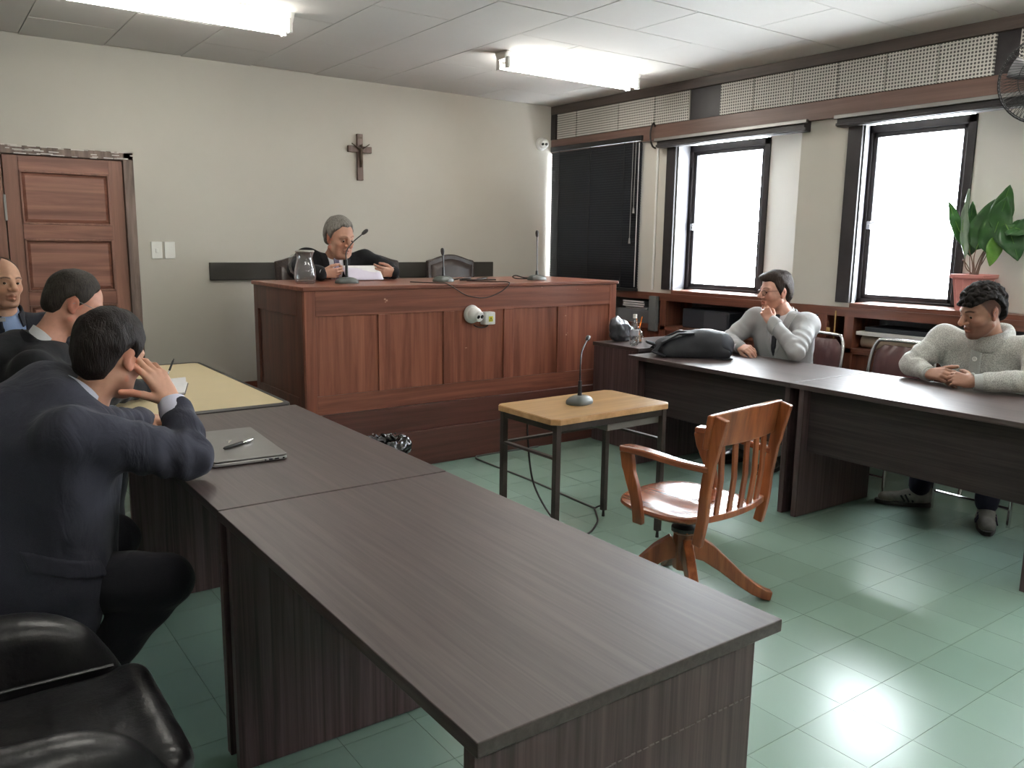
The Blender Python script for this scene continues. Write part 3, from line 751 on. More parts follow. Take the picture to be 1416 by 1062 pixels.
judge_chair('brown leather chair the judge sits in, its left edge behind the glass jug', 2.46, 6.06)

# water jug ---------------------------------------------------------------
jg = thing('water_jug', 'clear glass water jug on the left end of the bench', 'jug', (2.0, 4.99, BZ), world=False)
outer = [(0.0, 0.0), (0.052, 0.0), (0.062, 0.012), (0.068, 0.045), (0.064, 0.09), (0.052, 0.135), (0.047, 0.16), (0.052, 0.185), (0.060, 0.200)]
inn = [(r - 0.004, z) for r, z in outer[::-1] if z > 0.01] + [(0.0, 0.010)]
G().lathe((0, 0, 0), outer + inn, 28).build('glass_body', M['clear'], jg, smooth=True, cap=80)
G().lathe((0, 0, 0), [(0, 0.011), (0.056, 0.012), (0.063, 0.045), (0.0635, 0.055), (0, 0.055)], 24).build('water', M['water'], jg, smooth=True)
G().tube(spline([(-0.050, -0.012, 0.175), (-0.095, -0.025, 0.172), (-0.108, -0.028, 0.13), (-0.098, -0.026, 0.08), (-0.062, -0.016, 0.060)], 6), 0.007, 8).build('handle', M['clear'], jg, smooth=True)
G().lathe((0, 0, 0.197), [(0, 0), (0.058, 0.0), (0.062, 0.006), (0.055, 0.012), (0, 0.013)], 24).build('lid', mat('jug_lid', (0.32, 0.33, 0.30), 0.3), jg, smooth=True)

# ---------------------------------------------------------------- black blind in the corner
bl = thing('venetian_blind', 'closed black venetian blind in the corner by the back wall', 'blind', (5.155, 5.88, 1.05))
G().box(5.12, 5.235, 2.325, 5.165, 6.475, 2.37).build('headrail', M['black_plastic'], bl, 0.003)
g = G(); z = 2.315; BN = 0
blm = mottled('blind_slats', (0.008, 0.009, 0.012), (0.014, 0.016, 0.021), 1.2, 0.4)
while z > 1.075:
    g.add([(5.136, 5.24, z), (5.136, 6.475, z), (5.148, 6.475, z - 0.027), (5.148, 5.24, z - 0.027), (5.1375, 5.24, z + 0.001), (5.1375, 6.475, z + 0.001), (5.1495, 6.475, z - 0.026), (5.1495, 5.24, z - 0.026)],
          [(0, 1, 2, 3), (7, 6, 5, 4), (0, 4, 5, 1), (3, 2, 6, 7), (0, 3, 7, 4), (1, 5, 6, 2)])
    z -= 0.0215
g.build('slats', blm, bl, stuff=True)
G().box(5.13, 5.24, 1.045, 5.155, 6.475, 1.07).build('bottom_rail', M['black_plastic'], bl, 0.003)
for y, zz in ((5.29, 1.72), (5.325, 1.46)):
    c_ = G().tube([(5.118, y, 2.33), (5.112, y, zz + 0.03)], 0.003, 6).build('pull_cord', M['dull_steel'], bl)
    G().lathe((5.112, y, zz), [(0, 0), (0.011, 0), (0.007, 0.045), (0, 0.047)], 10).build('cord_weight', M['dull_steel'], c_, smooth=True)
for y in (5.45, 5.90, 6.35): G().box(5.131, y - 0.004, 1.06, 5.134, y + 0.004, 2.33).build('ladder_tape', M['black_plastic'], bl)
# slit of daylight seen where one slat sits askew is left to the real gap between slats
G().box(5.130, 5.262, 1.085, 5.134, 5.269, 2.31).build('ladder_cord', M['box_white'], bl)

# conduit, hook, trunking on the right wall
o = G().cyl((5.165, 5.075, 1.07), (5.165, 5.075, 2.32), 0.009, n=10).build('wall_conduit', M['white_plastic'], smooth=True)
tag(reorigin(o, (5.165, 5.075, 1.07)), 'thin white vertical conduit between the black blind and the first window', 'pipe')
o = G().tube(spline([(5.145, 5.10, 2.43), (5.12, 5.10, 2.45), (5.105, 5.11, 2.40), (5.105, 5.11, 2.33), (5.12, 5.10, 2.27), (5.15, 5.09, 2.25)], 6), 0.008, 8).build('cable_loop', M['black_rubber'], smooth=True)
tag(reorigin(o, (5.12, 5.10, 2.25)), 'short black cable loop on the wooden fascia left of the first window', 'cable')
o = G().box(5.105, 4.97, 0.72, 5.148, 5.05, 1.02).build('cable_trunking', M['trunking'], None, 0.004)
tag(reorigin(o, (5.155, 5.0, 0.72)), 'grey vertical cable trunking below the first window\'s left edge', 'cable trunking')

# ---------------------------------------------------------------- built-in bookshelf under the windows
bs = thing('built_in_bookshelf', 'red-brown wooden bookshelf running under the windows', 'bookshelf', (5.3, 3.2, 0))
G().box(5.155, 0.0, 0.985, 5.18, 6.48, 1.048).build('front_rail', M['shelf_wood'], bs, 0.003)
G().box(5.18, 0.0, 1.0, 5.49, 6.48, 1.042).build('top_board', M['shelf_wood'], bs)
for yy in (4.93, 3.40, 3.195, 1.70):
    G().box(5.155, yy - 0.035, 0.0, 5.48, yy + 0.035, 0.99).build('post', M['shelf_wood_v'], bs, 0.003)
G().box(5.155, 0.0, 0.735, 5.48, 6.48, 0.775).build('shelf', M['shelf_wood'], bs, 0.003)
for ya, yb in ((4.965, 6.48), (3.435, 4.895), (3.23, 3.365), (1.735, 3.16), (0.0, 1.665)):
    G().box(5.17, ya, 0.05, 5.185, yb, 0.735).build('lower_panel', M['shelf_wood_v'], bs, 0.002)
G().box(5.475, 0.0, 0.775, 5.492, 6.48, 1.0).build('back_board', M['shelf_back'], bs)
G().box(5.15, 0.0, 0.0, 5.18, 6.48, 0.06).build('base_board', M['shelf_wood'], bs)
G().box(5.150, 3.292, 0.30, 5.156, 3.302, 1.02).build('brass_strip', M['brass'], bs)
lt = G().box(5.146, 3.33, 0.86, 5.156, 3.36, 0.90).build('latch', M['brass'], bs, 0.002)

# things on the shelf
def solid(name, label, cat, box, m_, bevel=0.003, group=None):
    x0, y0, z0, x1, y1, z1 = box
    o = G().box(*box).build(name, m_, None, bevel)
    return tag(reorigin(o, ((x0+x1)/2, (y0+y1)/2, z0)), label, cat, group)
dk = mottled('dark_equipment', (0.020, 0.024, 0.032), (0.030, 0.034, 0.044), 3, 0.5)
eq = thing('equipment_case', 'dark grey case on the shelf under the first window', 'case', (5.3, 4.5, 0.775))
G().box(5.19, 4.25, 0.776, 5.44, 4.74, 0.935).build('case_body', dk, eq, 0.012)
G().box(5.185, 4.27, 0.79, 5.19, 4.50, 0.92).build('front_plate', mat('case_front', (0.05, 0.055, 0.065), 0.4), eq, 0.002)
for k in range(3):
    bx = thing('file_box', ['white file box at the bottom of the three behind the grey suit', 'white file box in the middle of the three behind the grey suit', 'white file box on top of the three behind the grey suit'][k], 'box', (5.3, 3.55, 0.776 + k*0.068), group='file boxes on the shelf')
    z = 0.776 + k*0.068
    G().box(5.19, 3.445, z, 5.46, 3.70, z + 0.055).build('box_body', M['box_white'], bx, 0.002)
    G().box(5.188, 3.442, z + 0.055, 5.462, 3.703, z + 0.066).build('box_lid', M['black_plastic'] if k < 2 else M['dark_frame'], bx, 0.002)
solid('board_sheet', 'long white board lying on the shelf above the paper roll', 'board', (5.16, 2.25, 0.868, 5.45, 3.14, 0.893), M['box_white'])
solid('drawing_folder', 'large dark grey folder lying on the white board in the shelf', 'folder', (5.20, 2.25, 0.894, 5.46, 3.10, 0.925), dk)
o = G().cyl((5.25, 2.40, 0.8205), (5.25, 3.13, 0.8205), 0.044, n=24)
o.cyl((5.25, 3.13, 0.8205), (5.25, 3.132, 0.8205), 0.03, n=20)
o = o.build('paper_roll', M['paper_tan'], None, smooth=True)
tag(reorigin(o, (5.25, 2.76, 0.776)), 'tan paper roll lying on the shelf behind the chrome chairs', 'paper roll')
for k in range(4):
    h = 0.018; z = 0.888 + k*0.0195
    bk_ = thing('book', ['lowest pale book of the stack below the black blind', 'second pale book from below in the stack below the black blind', 'third pale book from below in the stack below the black blind', 'top pale book of the stack below the black blind'][k], 'book', (5.3, 5.3, z), group='books under the blind')
    j = random.uniform(-0.02, 0.02)
    G().box(5.16 + abs(j), 5.16 + j, z, 5.40, 5.43 + j, z + h).build('cover', M['shelf_back'], bk_, 0.001)
    G().box(5.158 + abs(j), 5.165 + j, z + 0.003, 5.39, 5.425 + j, z + h - 0.003).build('pages', M['box_white'], bk_)
solid('archive_box', 'dark archive box under the stack of pale books', 'box', (5.17, 5.10, 0.776, 5.45, 5.50, 0.887), M['shelf_back'])
# ---------------------------------------------------------------- organic shapes: smooth-union distance field -> one continuous skin
def _len(a): return np.sqrt((a * a).sum(-1))
class SDF:
    """prims: list of (op, fn, lo, hi, k); op '+' joins smoothly, '-' carves smoothly"""
    def __init__(self): self.p = []
    def put(self, op, fn, lo, hi, k): self.p.append((op, fn, np.array(lo, float), np.array(hi, float), k)); return self
    def cone(self, a, b, r1, r2, k=0.02, op='+', flat=None, wr=None):
        """tapered limb a->b; flat=(axis, s) squashes it along axis; wr=(amp, freq, phase) adds cloth folds around it"""
        a, b = np.array(a, float), np.array(b, float); ab = b - a; L2 = max(ab @ ab, 1e-12); L = math.sqrt(L2)
        if flat is not None:
            fa = np.array(flat[0], float); fa /= np.linalg.norm(fa); fs = flat[1]
        w0 = np.cross(ab / L, [0.31, 0.52, 0.79]); w0 /= max(np.linalg.norm(w0), 1e-9)
        def fn(P):
            q = P - a; t = np.clip((q @ ab) / L2, 0, 1); s = (q @ ab) / L
            q = q - t[:, None] * ab
            r = r1 + (r2 - r1) * t
            if wr is not None:
                u = q @ w0
                r = r + wr[0] * np.sin(wr[1] * (s + 0.55 * u) + wr[2] + 1.3 * np.sin(9 * s + 14 * u)) 
            if flat is not None:
                qn = q @ fa; q = q + np.outer(qn * (1 / fs - 1), fa)
                return (_len(q) - r) * min(1.0, fs)
            return _len(q) - r
        m = max(r1, r2) * (max(1.0, flat[1]) if flat is not None else 1.0) + (wr[0] if wr else 0)
        return self.put(op, fn, np.minimum(a, b) - m, np.maximum(a, b) + m, k)
    def chain(self, pts, rs, k=0.02, **kw):
        for i in range(len(pts) - 1): self.cone(pts[i], pts[i+1], rs[i], rs[i+1], k, **kw)
        return self
    def ell(self, c, r, k=0.02, op='+', R=None):
        c, r = np.array(c, float), np.array(r, float)
        R_ = np.eye(3) if R is None else np.array(R, float)     # columns = ellipsoid axes
        def fn(P):
            q = (P - c) @ R_
            k0 = _len(q / r); k1 = np.maximum(_len(q / (r * r)), 1e-9)
            return k0 * (k0 - 1) / k1
        m = np.abs(R_) @ r if R is not None else r
        return self.put(op, fn, c - m, c + m, k)
    def rbox(self, c, h, rad, k=0.02, op='+', R=None):
        c, h = np.array(c, float), np.array(h, float); R_ = np.eye(3) if R is None else np.array(R, float)
        def fn(P):
            q = np.abs((P - c) @ R_) - (h - rad)
            return _len(np.maximum(q, 0)) + np.minimum(q.max(-1), 0) - rad
        m = np.abs(R_) @ h
        return self.put(op, fn, c - m, c + m, k)
    def local(self, other, c, R, s=1.0):
        """add another SDF written in a local frame (columns of R = local axes in the room)"""
        c = np.array(c, float); R = np.array(R, float)
        for op, fn, lo, hi, k in other.p:
            cs = np.array([[x, y, z] for x in (lo[0], hi[0]) for y in (lo[1], hi[1]) for z in (lo[2], hi[2])]) * s @ R.T + c
            self.put(op, (lambda P, fn=fn: fn((P - c) @ R / s) * s), cs.min(0), cs.max(0), k * s)
        return self
    def field(self, h, lo=None, hi=None, pad=0.012):
        plo = np.min([q[2] for q in self.p if q[0] == '+'], 0) - pad; phi = np.max([q[3] for q in self.p if q[0] == '+'], 0) + pad
        lo = plo if lo is None else np.maximum(plo, lo); hi = phi if hi is None else np.minimum(phi, hi)
        n = np.ceil((hi - lo) / h).astype(int) + 1
        ax = [lo[i] + h * np.arange(n[i]) for i in range(3)]
        F = np.full(tuple(n), 0.09, np.float32)
        for op, fn, a, b, k in self.p:
            m = k + 3 * h
            i0 = np.maximum(np.floor((a - m - lo) / h).astype(int), 0); i1 = np.minimum(np.ceil((b + m - lo) / h).astype(int) + 1, n)
            if (i1 <= i0).any(): continue
            X, Y, Z = np.meshgrid(ax[0][i0[0]:i1[0]], ax[1][i0[1]:i1[1]], ax[2][i0[2]:i1[2]], indexing='ij')
            d = fn(np.stack([X.ravel(), Y.ravel(), Z.ravel()], -1)).reshape(X.shape).astype(np.float32)
            s = tuple(slice(p, q) for p, q in zip(i0, i1)); f = F[s]
            if op == '+':
                e = np.maximum(k - np.abs(f - d), 0) / max(k, 1e-6); F[s] = np.minimum(f, d) - e * e * k * 0.25
            else:
                d = -d; e = np.maximum(k - np.abs(f - d), 0) / max(k, 1e-6); F[s] = np.maximum(f, d) + e * e * k * 0.25
        return Field(F, lo, h)
class Field:
    def __init__(self, F, lo, h): self.F, self.lo, self.h = F, np.array(lo, float), h
    def pts(self):
        n = self.F.shape
        X, Y, Z = np.meshgrid(*[self.lo[i] + self.h * np.arange(n[i]) for i in range(3)], indexing='ij')
        return np.stack([X.ravel(), Y.ravel(), Z.ravel()], -1)
    def near(self, t): return np.abs(self.F.ravel()) < t
    def cut(self, fn, t=0.0, k=0.0):
        """keep what lies inside fn < 0, of the solid grown by t"""
        F = self.F - t; P = self.pts(); d = fn(P).reshape(F.shape).astype(np.float32)
        if k:
            e = np.maximum(k - np.abs(F - d), 0) / k; return Field(np.maximum(F, d) + e * e * k * 0.25, self.lo, self.h)
        return Field(np.maximum(F, d), self.lo, self.h)
    def wobble(self, amp, freq, seed=0.0, stretch=(1, 1, 1)):
        sel = np.abs(self.F.ravel()) < amp * 2 + 3 * self.h
        P = self.pts()[sel] * np.array(stretch) * freq + seed
        w = np.sin(P[:, 0] + 1.7*np.sin(P[:, 1]*1.1 + 0.3) + seed) + np.sin(P[:, 1]*1.3 + 1.5*np.sin(P[:, 2]*0.9 + 1.1)) + np.sin(P[:, 2]*1.15 + 1.6*np.sin(P[:, 0]*1.2 + 2.1))
        F = self.F.ravel().copy(); F[sel] += (amp * w / 2.2).astype(np.float32)
        return Field(F.reshape(self.F.shape), self.lo, self.h)
    def mesh(self):
        F = np.pad(self.F, 1, constant_values=0.05); lo = self.lo - self.h; h = self.h
        S_ = F < 0; n = np.array(F.shape) - 1
        cnt = np.zeros(tuple(n), np.int8)
        for i in (0, 1):
            for j in (0, 1):
                for k in (0, 1): cnt += S_[i:i+n[0], j:j+n[1], k:k+n[2]]
        act = np.argwhere((cnt > 0) & (cnt < 8)); idx = np.full(tuple(n), -1, np.int32); idx[tuple(act.T)] = np.arange(len(act))
        acc = np.zeros((len(act), 3)); c = np.zeros(len(act))
        cor = [(i, j, k) for i in (0, 1) for j in (0, 1) for k in (0, 1)]
        val = {q: F[act[:, 0]+q[0], act[:, 1]+q[1], act[:, 2]+q[2]] for q in cor}
        for a in cor:
            for ax in range(3):
                if a[ax]: continue
                b = list(a); b[ax] = 1; b = tuple(b)
                va, vb = val[a], val[b]; m = (va < 0) != (vb < 0)
                t = np.where(m, va / np.where(m, va - vb, 1), 0)
                p = np.tile(np.array(a, float), (len(act), 1)); p[:, ax] += t
                acc[m] += p[m]; c[m] += 1
        V = (act + acc / c[:, None]) * h + lo
        Q = []
        for ax in range(3):
            a0 = [slice(None)] * 3; a1 = [slice(None)] * 3; a0[ax] = slice(0, -1); a1[ax] = slice(1, None)
            A, B = S_[tuple(a0)], S_[tuple(a1)]
            u, v = [(1, 2), (2, 0), (0, 1)][ax]
            e = np.argwhere(A != B)
            ok = (e[:, u] > 0) & (e[:, v] > 0) & (e[:, u] < n[u]) & (e[:, v] < n[v]); e = e[ok]
            fl = A[tuple(e.T)]
            def at(du, dv):
                q = e.copy(); q[:, u] -= du; q[:, v] -= dv; return idx[tuple(q.T)]
            quad = np.stack([at(1, 1), at(0, 1), at(0, 0), at(1, 0)], -1)
            quad[~fl] = quad[~fl][:, ::-1]
            Q.append(quad)
        Q = np.concatenate(Q); Q = Q[(Q >= 0).all(1)]
        return V, Q
    def build(self, name, material, parent=None, smooth_it=1, paint=None, stuff=False):
        V, Q = self.mesh()
        for _ in range(smooth_it):                       # light Laplacian smoothing
            s = np.zeros_like(V); c = np.zeros(len(V))
            for i in range(4):
                a, b = Q[:, i], Q[:, (i+1) % 4]
                for ax in range(3):
                    s[:, ax] += np.bincount(a, V[b, ax], len(V)) + np.bincount(b, V[a, ax], len(V))
                c += np.bincount(a, minlength=len(V)) + np.bincount(b, minlength=len(V))
            V = V * 0.5 + 0.5 * s / np.maximum(c, 1)[:, None]
        off = np.array(OFF.get(parent.name, Vector((0, 0, 0)))) if parent else np.zeros(3)
        me = bpy.data.meshes.new(name)
        me.vertices.add(len(V)); me.vertices.foreach_set('co', (V - off).astype(np.float32).ravel())
        me.loops.add(len(Q) * 4); me.loops.foreach_set('vertex_index', Q.astype(np.int32).ravel())
        me.polygons.add(len(Q)); me.polygons.foreach_set('loop_start', np.arange(0, len(Q) * 4, 4, dtype=np.int32))
        me.polygons.foreach_set('use_smooth', np.ones(len(Q), bool))
        me.update(calc_edges=True); me.validate()
        me.materials.append(material)
        if paint is not None:
            at = me.color_attributes.new('tint', 'FLOAT_COLOR', 'POINT')
            cc = np.ones((len(V), 4), np.float32); cc[:, :3] = paint(V); at.data.foreach_set('color', cc.ravel())
        o = bpy.data.objects.new(name, me); COL.objects.link(o)
        if parent: o.parent = parent; OFF[o.name] = Vector(off)
        if stuff: o['kind'] = 'stuff'
        return o
def frame(f, up=(0, 0, 1)):
    """columns: right, forward, up"""
    f = np.array(f, float); f /= np.linalg.norm(f); r = np.cross(f, np.array(up, float)); r /= np.linalg.norm(r)
    return np.stack([r, f, np.cross(r, f)], 1)
# ---------------------------------------------------------------- wooden swivel chair
sw = thing('swivel_armchair', 'old varnished wooden swivel armchair with slatted back standing alone on the floor', 'chair', (2.475, 2.19, 0), 0.13, world=False)
# seat: rounded, saddled
def seat_r(a):
    c, s = math.cos(a), math.sin(a)
    return (0.245 * math.copysign(abs(c)**0.72, c), (0.235 if s > 0 else 0.215) * math.copysign(abs(s)**0.72, s) + 0.005)
rings = []
def seat_z(u, v, top):
    z = 0.432
    if top: z -= 0.014*math.exp(-((abs(u)-0.10)/0.07)**2 - ((v+0.03)/0.11)**2)
    return z
N = 40
for sc_, z, top in ((0.3, -0.028, 0), (0.86, -0.030, 0), (0.96, -0.026, 0), (1.0, -0.014, 0), (0.985, -0.003, 0), (0.95, 0.0, 1), (0.8, 0, 1), (0.62, 0, 1), (0.45, 0, 1), (0.3, 0, 1), (0.15, 0, 1), (0.01, 0, 1)):
    ring = []
    for k in range(N):
        u, v = seat_r(2*PI*k/N); u *= sc_; v *= sc_
        ring.append((u, v, seat_z(u, v, top) + z))
    rings.append(ring)
G().loft(rings).build('seat', M['chair_seat'], sw, smooth=True, cap=50)
def post_pts(s):  # back posts, leaning back, hanging below the seat
    return spline([(s*0.218, -0.205, 0.345), (s*0.220, -0.225, 0.45), (s*0.222, -0.232, 0.56), (s*0.224, -0.255, 0.70), (s*0.226, -0.290, 0.845)], 5)
def strip(pts, w, d, up):   # rectangular bar along a path
    rings = []; pts = [Vector(p) for p in pts]; up = Vector(up)
    for i, p in enumerate(pts):
        t_ = (pts[min(i+1, len(pts)-1)] - pts[max(i-1, 0)]).normalized(); s = t_.cross(up).normalized(); u = s.cross(t_).normalized()
        ww = w[i] if isinstance(w, list) else w; dd = d[i] if isinstance(d, list) else d
        rings.append([p + s*ww/2 + u*dd/2, p - s*ww/2 + u*dd/2, p - s*ww/2 - u*dd/2, p + s*ww/2 - u*dd/2])
    return G().loft(rings)
for s in (-1, 1): strip(post_pts(s), [0.040]*15+[0.046]*6, 0.026, (1, 0, 0)).build('back_post', M['chair_wood'], sw, 0.005)
def back_y(z): return -0.228 - 0.062*max(0, (z - 0.5)/0.35)**1.4
rings = []
for i in range(17):
    q = -1 + i/8; x = 0.248*q; bow = -0.030*(1 - q*q) ; y = back_y(0.78) + bow + 0.030
    zt = 0.852 + 0.012*(1 - q*q); zb = 0.722 + (0.004 if abs(q) < 0.9 else 0.0)
    rings.append([(x, y - 0.012 + 0.012, zb), (x, y + 0.012 + 0.012, zb), (x, y + 0.012 - 0.006, zt), (x, y - 0.012 - 0.006, zt)])
G().loft(rings).build('top_rail', M['chair_wood'], sw, 0.006)
rings = []
for i in range(13):
    q = -1 + i/6; x = 0.212*q; y = -0.214 - 0.03*(1 - q*q)
    rings.append([(x, y - 0.014, 0.432), (x, y + 0.014, 0.432), (x, y + 0.014, 0.458), (x, y - 0.014, 0.458)])
G().loft(rings).build('lower_rail', M['chair_wood'], sw, 0.004)
for k in range(5):
    q = (k - 2) * 0.345; x0, x1 = 0.205*q, 0.215*q
    y0 = -0.214 - 0.03*(1 - q*q); y1 = back_y(0.74) - 0.030*(1 - q*q) + 0.036
    strip([(x0, y0, 0.45), ((x0+x1)/2, (y0+y1)/2 - 0.008, 0.59), (x1, y1, 0.735)], 0.030, 0.011, (0, 1, 0)).build('slat', M['chair_wood'], sw, 0.003)
for s in (-1, 1):
    ap = spline([(s*0.222, -0.245, 0.645), (s*0.245, -0.13, 0.652), (s*0.262, 0.02, 0.668), (s*0.250, 0.13, 0.665)], 6)
    ws = [0.034 + 0.030*math.sin(PI*min(1, i/(len(ap)-1))*0.55)**2 for i in range(len(ap))]
    strip(ap, ws, 0.026, (0, 0, 1)).build('armrest', M['chair_seat'], sw, 0.008, seg=3)
    strip(spline([(s*0.252, 0.115, 0.655), (s*0.256, 0.095, 0.58), (s*0.262, 0.060, 0.50), (s*0.258, 0.045, 0.42), (s*0.252, 0.045, 0.375)], 5), 0.024, [0.058]*5 + [0.050]*5+[0.046]*11, (0, 1, 0)).build('arm_support', M['chair_wood'], sw, 0.005)
G().lathe((0, 0, 0), [(0.0, 0.30), (0.055, 0.30), (0.055, 0.315), (0.026, 0.325), (0.026, 0.375), (0, 0.375)], 20).build('iron_collar', M['black_plastic'], sw, smooth=True)
ir = G()
for s in (-1, 1): ir.beam((s*0.07, -0.15, 0.392), (s*0.07, 0.15, 0.392), 0.03, 0.018)
ir.beam((-0.10, 0.0, 0.375), (0.10, 0.0, 0.375), 0.06, 0.02); ir.build('tilt_iron', M['black_plastic'], sw, 0.003)
G().lathe((0, 0, 0), [(0.0, 0.135), (0.040, 0.135), (0.046, 0.15), (0.046, 0.29), (0.056, 0.296), (0.056, 0.306), (0, 0.306)], 8).build('hub', M['chair_wood'], sw, 0.004)
for k in range(4):
    a = -0.13 - 0.62 + k*PI/2; d_ = Vector((math.cos(a), math.sin(a), 0))
    prof = [(0.035, 0.235, 0.10), (0.10, 0.205, 0.080), (0.17, 0.150, 0.062), (0.24, 0.090, 0.052), (0.30, 0.048, 0.048), (0.345, 0.026, 0.044), (0.372, 0.020, 0.040)]
    pts = [d_*r + Vector((0, 0, z)) for r, z, h_ in prof]
    lg = strip(pts, 0.040, [h_ for r, z, h_ in prof], (0, 0, 1)); lg.v = [(x, y, max(z, 0.0)) for x, y, z in lg.v]
    lg.build('leg', M['chair_wood'], sw, 0.006)

# ---------------------------------------------------------------- chrome chairs with burgundy pads
def chrome_chair(label, x, y, rz, group=None):
    """faces local +y; backrest at y<0"""
    t_ = thing('chrome_chair', label, 'chair', (x, y, 0), rz, 'chrome chairs along the bookshelf', world=False)
    bkf = spline([(-0.205, -0.10, 0.0), (-0.205, -0.19, 0.42), (-0.212, -0.235, 0.72), (-0.185, -0.258, 0.845), (-0.12, -0.262, 0.868), (0.12, -0.262, 0.868), (0.185, -0.258, 0.845), (0.212, -0.235, 0.72), (0.205, -0.19, 0.42), (0.205, -0.10, 0.0)], 7)
    G().tube(bkf, 0.0125, 12).build('back_frame', M['chrome'], t_, smooth=True)
    for s in (-1, 1): G().tube(spline([(s*0.205, -0.19, 0.43), (s*0.205, 0.12, 0.435), (s*0.205, 0.19, 0.40), (s*0.205, 0.21, 0.2), (s*0.205, 0.22, 0.0)], 5), 0.011, 10).build('leg', M['chrome'], t_, smooth=True)
    G().cyl((-0.205, 0.215, 0.10), (0.205, 0.215, 0.10), 0.008, n=8).build('stretcher', M['chrome'], t_, smooth=True)
    g = G(); n = 26
    for back in (0,):
        rows = []
        for j in range(9):
            v = j/8; z = 0.50 + 0.335*v; yb = -0.205 - 0.05*v; row = []
            wv = 0.192 if v < 0.8 else 0.192 - 0.05*((v-0.8)/0.2)**2
            for i in range(n + 1):
                u = -1 + 2*i/n; bul = 0.026*(1 - abs(u)**6)*(1 - abs(2*v-1)**6) - 0.007*abs(math.cos(u*PI*2.0))**8
                row.append((u*wv, yb + bul, z))
            rows.append(row)
        g.loft(rows, closed=False, caps=False)
        g.loft([[(x_, y_ - 0.024 - 2*(y_ - (-0.205-0.05*j/8)), z_) for x_, y_, z_ in rows[j]] for j in range(9)], closed=False, caps=False)
    g.build('back_pad', M['burgundy'], t_, smooth=True, cap=80)
    G().box(-0.20, -0.19, 0.415, 0.20, 0.21, 0.475).build('seat_pad', M['burgundy'], t_, 0.022, seg=3)
    return t_
chrome_chair('chrome framed burgundy chair the man in the grey suit sits on', 4.79, 3.36, PI/2 - 0.05)
chrome_chair('empty chrome framed burgundy chair between the grey suit and the grey sweater', 4.79, 2.73, PI/2)
chrome_chair('chrome framed chair under the man in the grey sweater', 4.80, 2.03, PI/2)

# ---------------------------------------------------------------- black leather armchair, lower left corner
ac = thing('leather_armchair', 'black leather tub armchair in the near left corner by the empty desk', 'armchair', (0.08, 1.77, 0))
s = SDF()
s.rbox((0.10, 1.765, 0.405), (0.255, 0.215, 0.062), 0.045, 0.02)
s.cone((0.33, 1.58, 0.425), (0.33, 1.95, 0.425), 0.042, 0.042, 0.03)
s.field(0.008).wobble(0.0022, 34, 1.0).build('seat_cushion', M['leather'], ac, 2)
for sy, nm in ((1, 'far'), (-1, 'near')):
    s = SDF(); yy = 1.765 + sy*0.275
    pts = [(-0.20, yy + sy*0.01, 0.575), (-0.02, yy + sy*0.012, 0.565), (0.14, yy + sy*0.008, 0.555), (0.215, yy, 0.525), (0.265, yy - sy*0.005, 0.465), (0.305, yy - sy*0.005, 0.40)]
    n_ = 5; tp = [np.array(q) for q in spline(pts, n_)]; rr_ = np.interp(np.arange(len(tp))/n_, range(6), [0.056, 0.055, 0.052, 0.046, 0.040, 0.032])
    low = [np.array(q) for q in spline([(-0.20, yy, 0.40), (-0.02, yy, 0.40), (0.12, yy, 0.395), (0.19, yy, 0.39), (0.235, yy, 0.385), (0.27, yy, 0.38)], n_)]
    for k in range(len(tp) - 1): s.cone(tp[k], tp[k+1], rr_[k], rr_[k+1], 0.003)
    for k in range(len(tp)): s.cone(tp[k] - np.array((0, sy*0.004, 0.01)), low[k], rr_[k]*0.93, min(0.05, rr_[k]), 0.004)
    s.field(0.008).wobble(0.0012, 30, 3.0 + sy).build('armrest', M['leather'], ac, 2)
    G().tube(spline([(-0.20, yy - sy*0.062, 0.475), (0.02, yy - sy*0.063, 0.473), (0.20, yy - sy*0.058, 0.468), (0.30, yy - sy*0.05, 0.462)], 6), 0.004, 6).build('piping', M['piping'], ac, smooth=True)
    top = [(x, y + sy*r*0.55, z + r*0.75) for (x, y, z), r in zip(pts, (0.056, 0.055, 0.052, 0.046, 0.040, 0.032))]
    G().tube(spline(top, 6), 0.0035, 6).build('piping', M['piping'], ac, smooth=True)
s = SDF(); s.cone((-0.24, 1.56, 0.50), (-0.24, 1.97, 0.50), 0.07, 0.07, 0.04)
s.cone((-0.29, 1.56, 0.86), (-0.29, 1.97, 0.86), 0.07, 0.07, 0.04)
for q in (1.56, 1.66, 1.765, 1.87, 1.97): s.cone((-0.24, q, 0.45), (-0.29, q, 0.86), 0.065, 0.065, 0.05)
s.field(0.010).build('backrest', M['leather'], ac, 2)
G().cyl((0.08, 1.765, 0.08), (0.08, 1.765, 0.36), 0.028, n=14).build('column', M['black_plastic'], ac, smooth=True)
for k in range(5):
    a = 0.3 + k*2*PI/5; e = (0.08 + 0.30*math.cos(a), 1.765 + 0.30*math.sin(a))
    l = G().beam((0.08, 1.765, 0.095), (e[0], e[1], 0.070), 0.045, 0.03).build('leg', M['black_plastic'], ac, 0.006)
    G().ball((e[0], e[1], 0.028), 0.028, 12, 8).build('caster', M['black_plastic'], l, smooth=True)

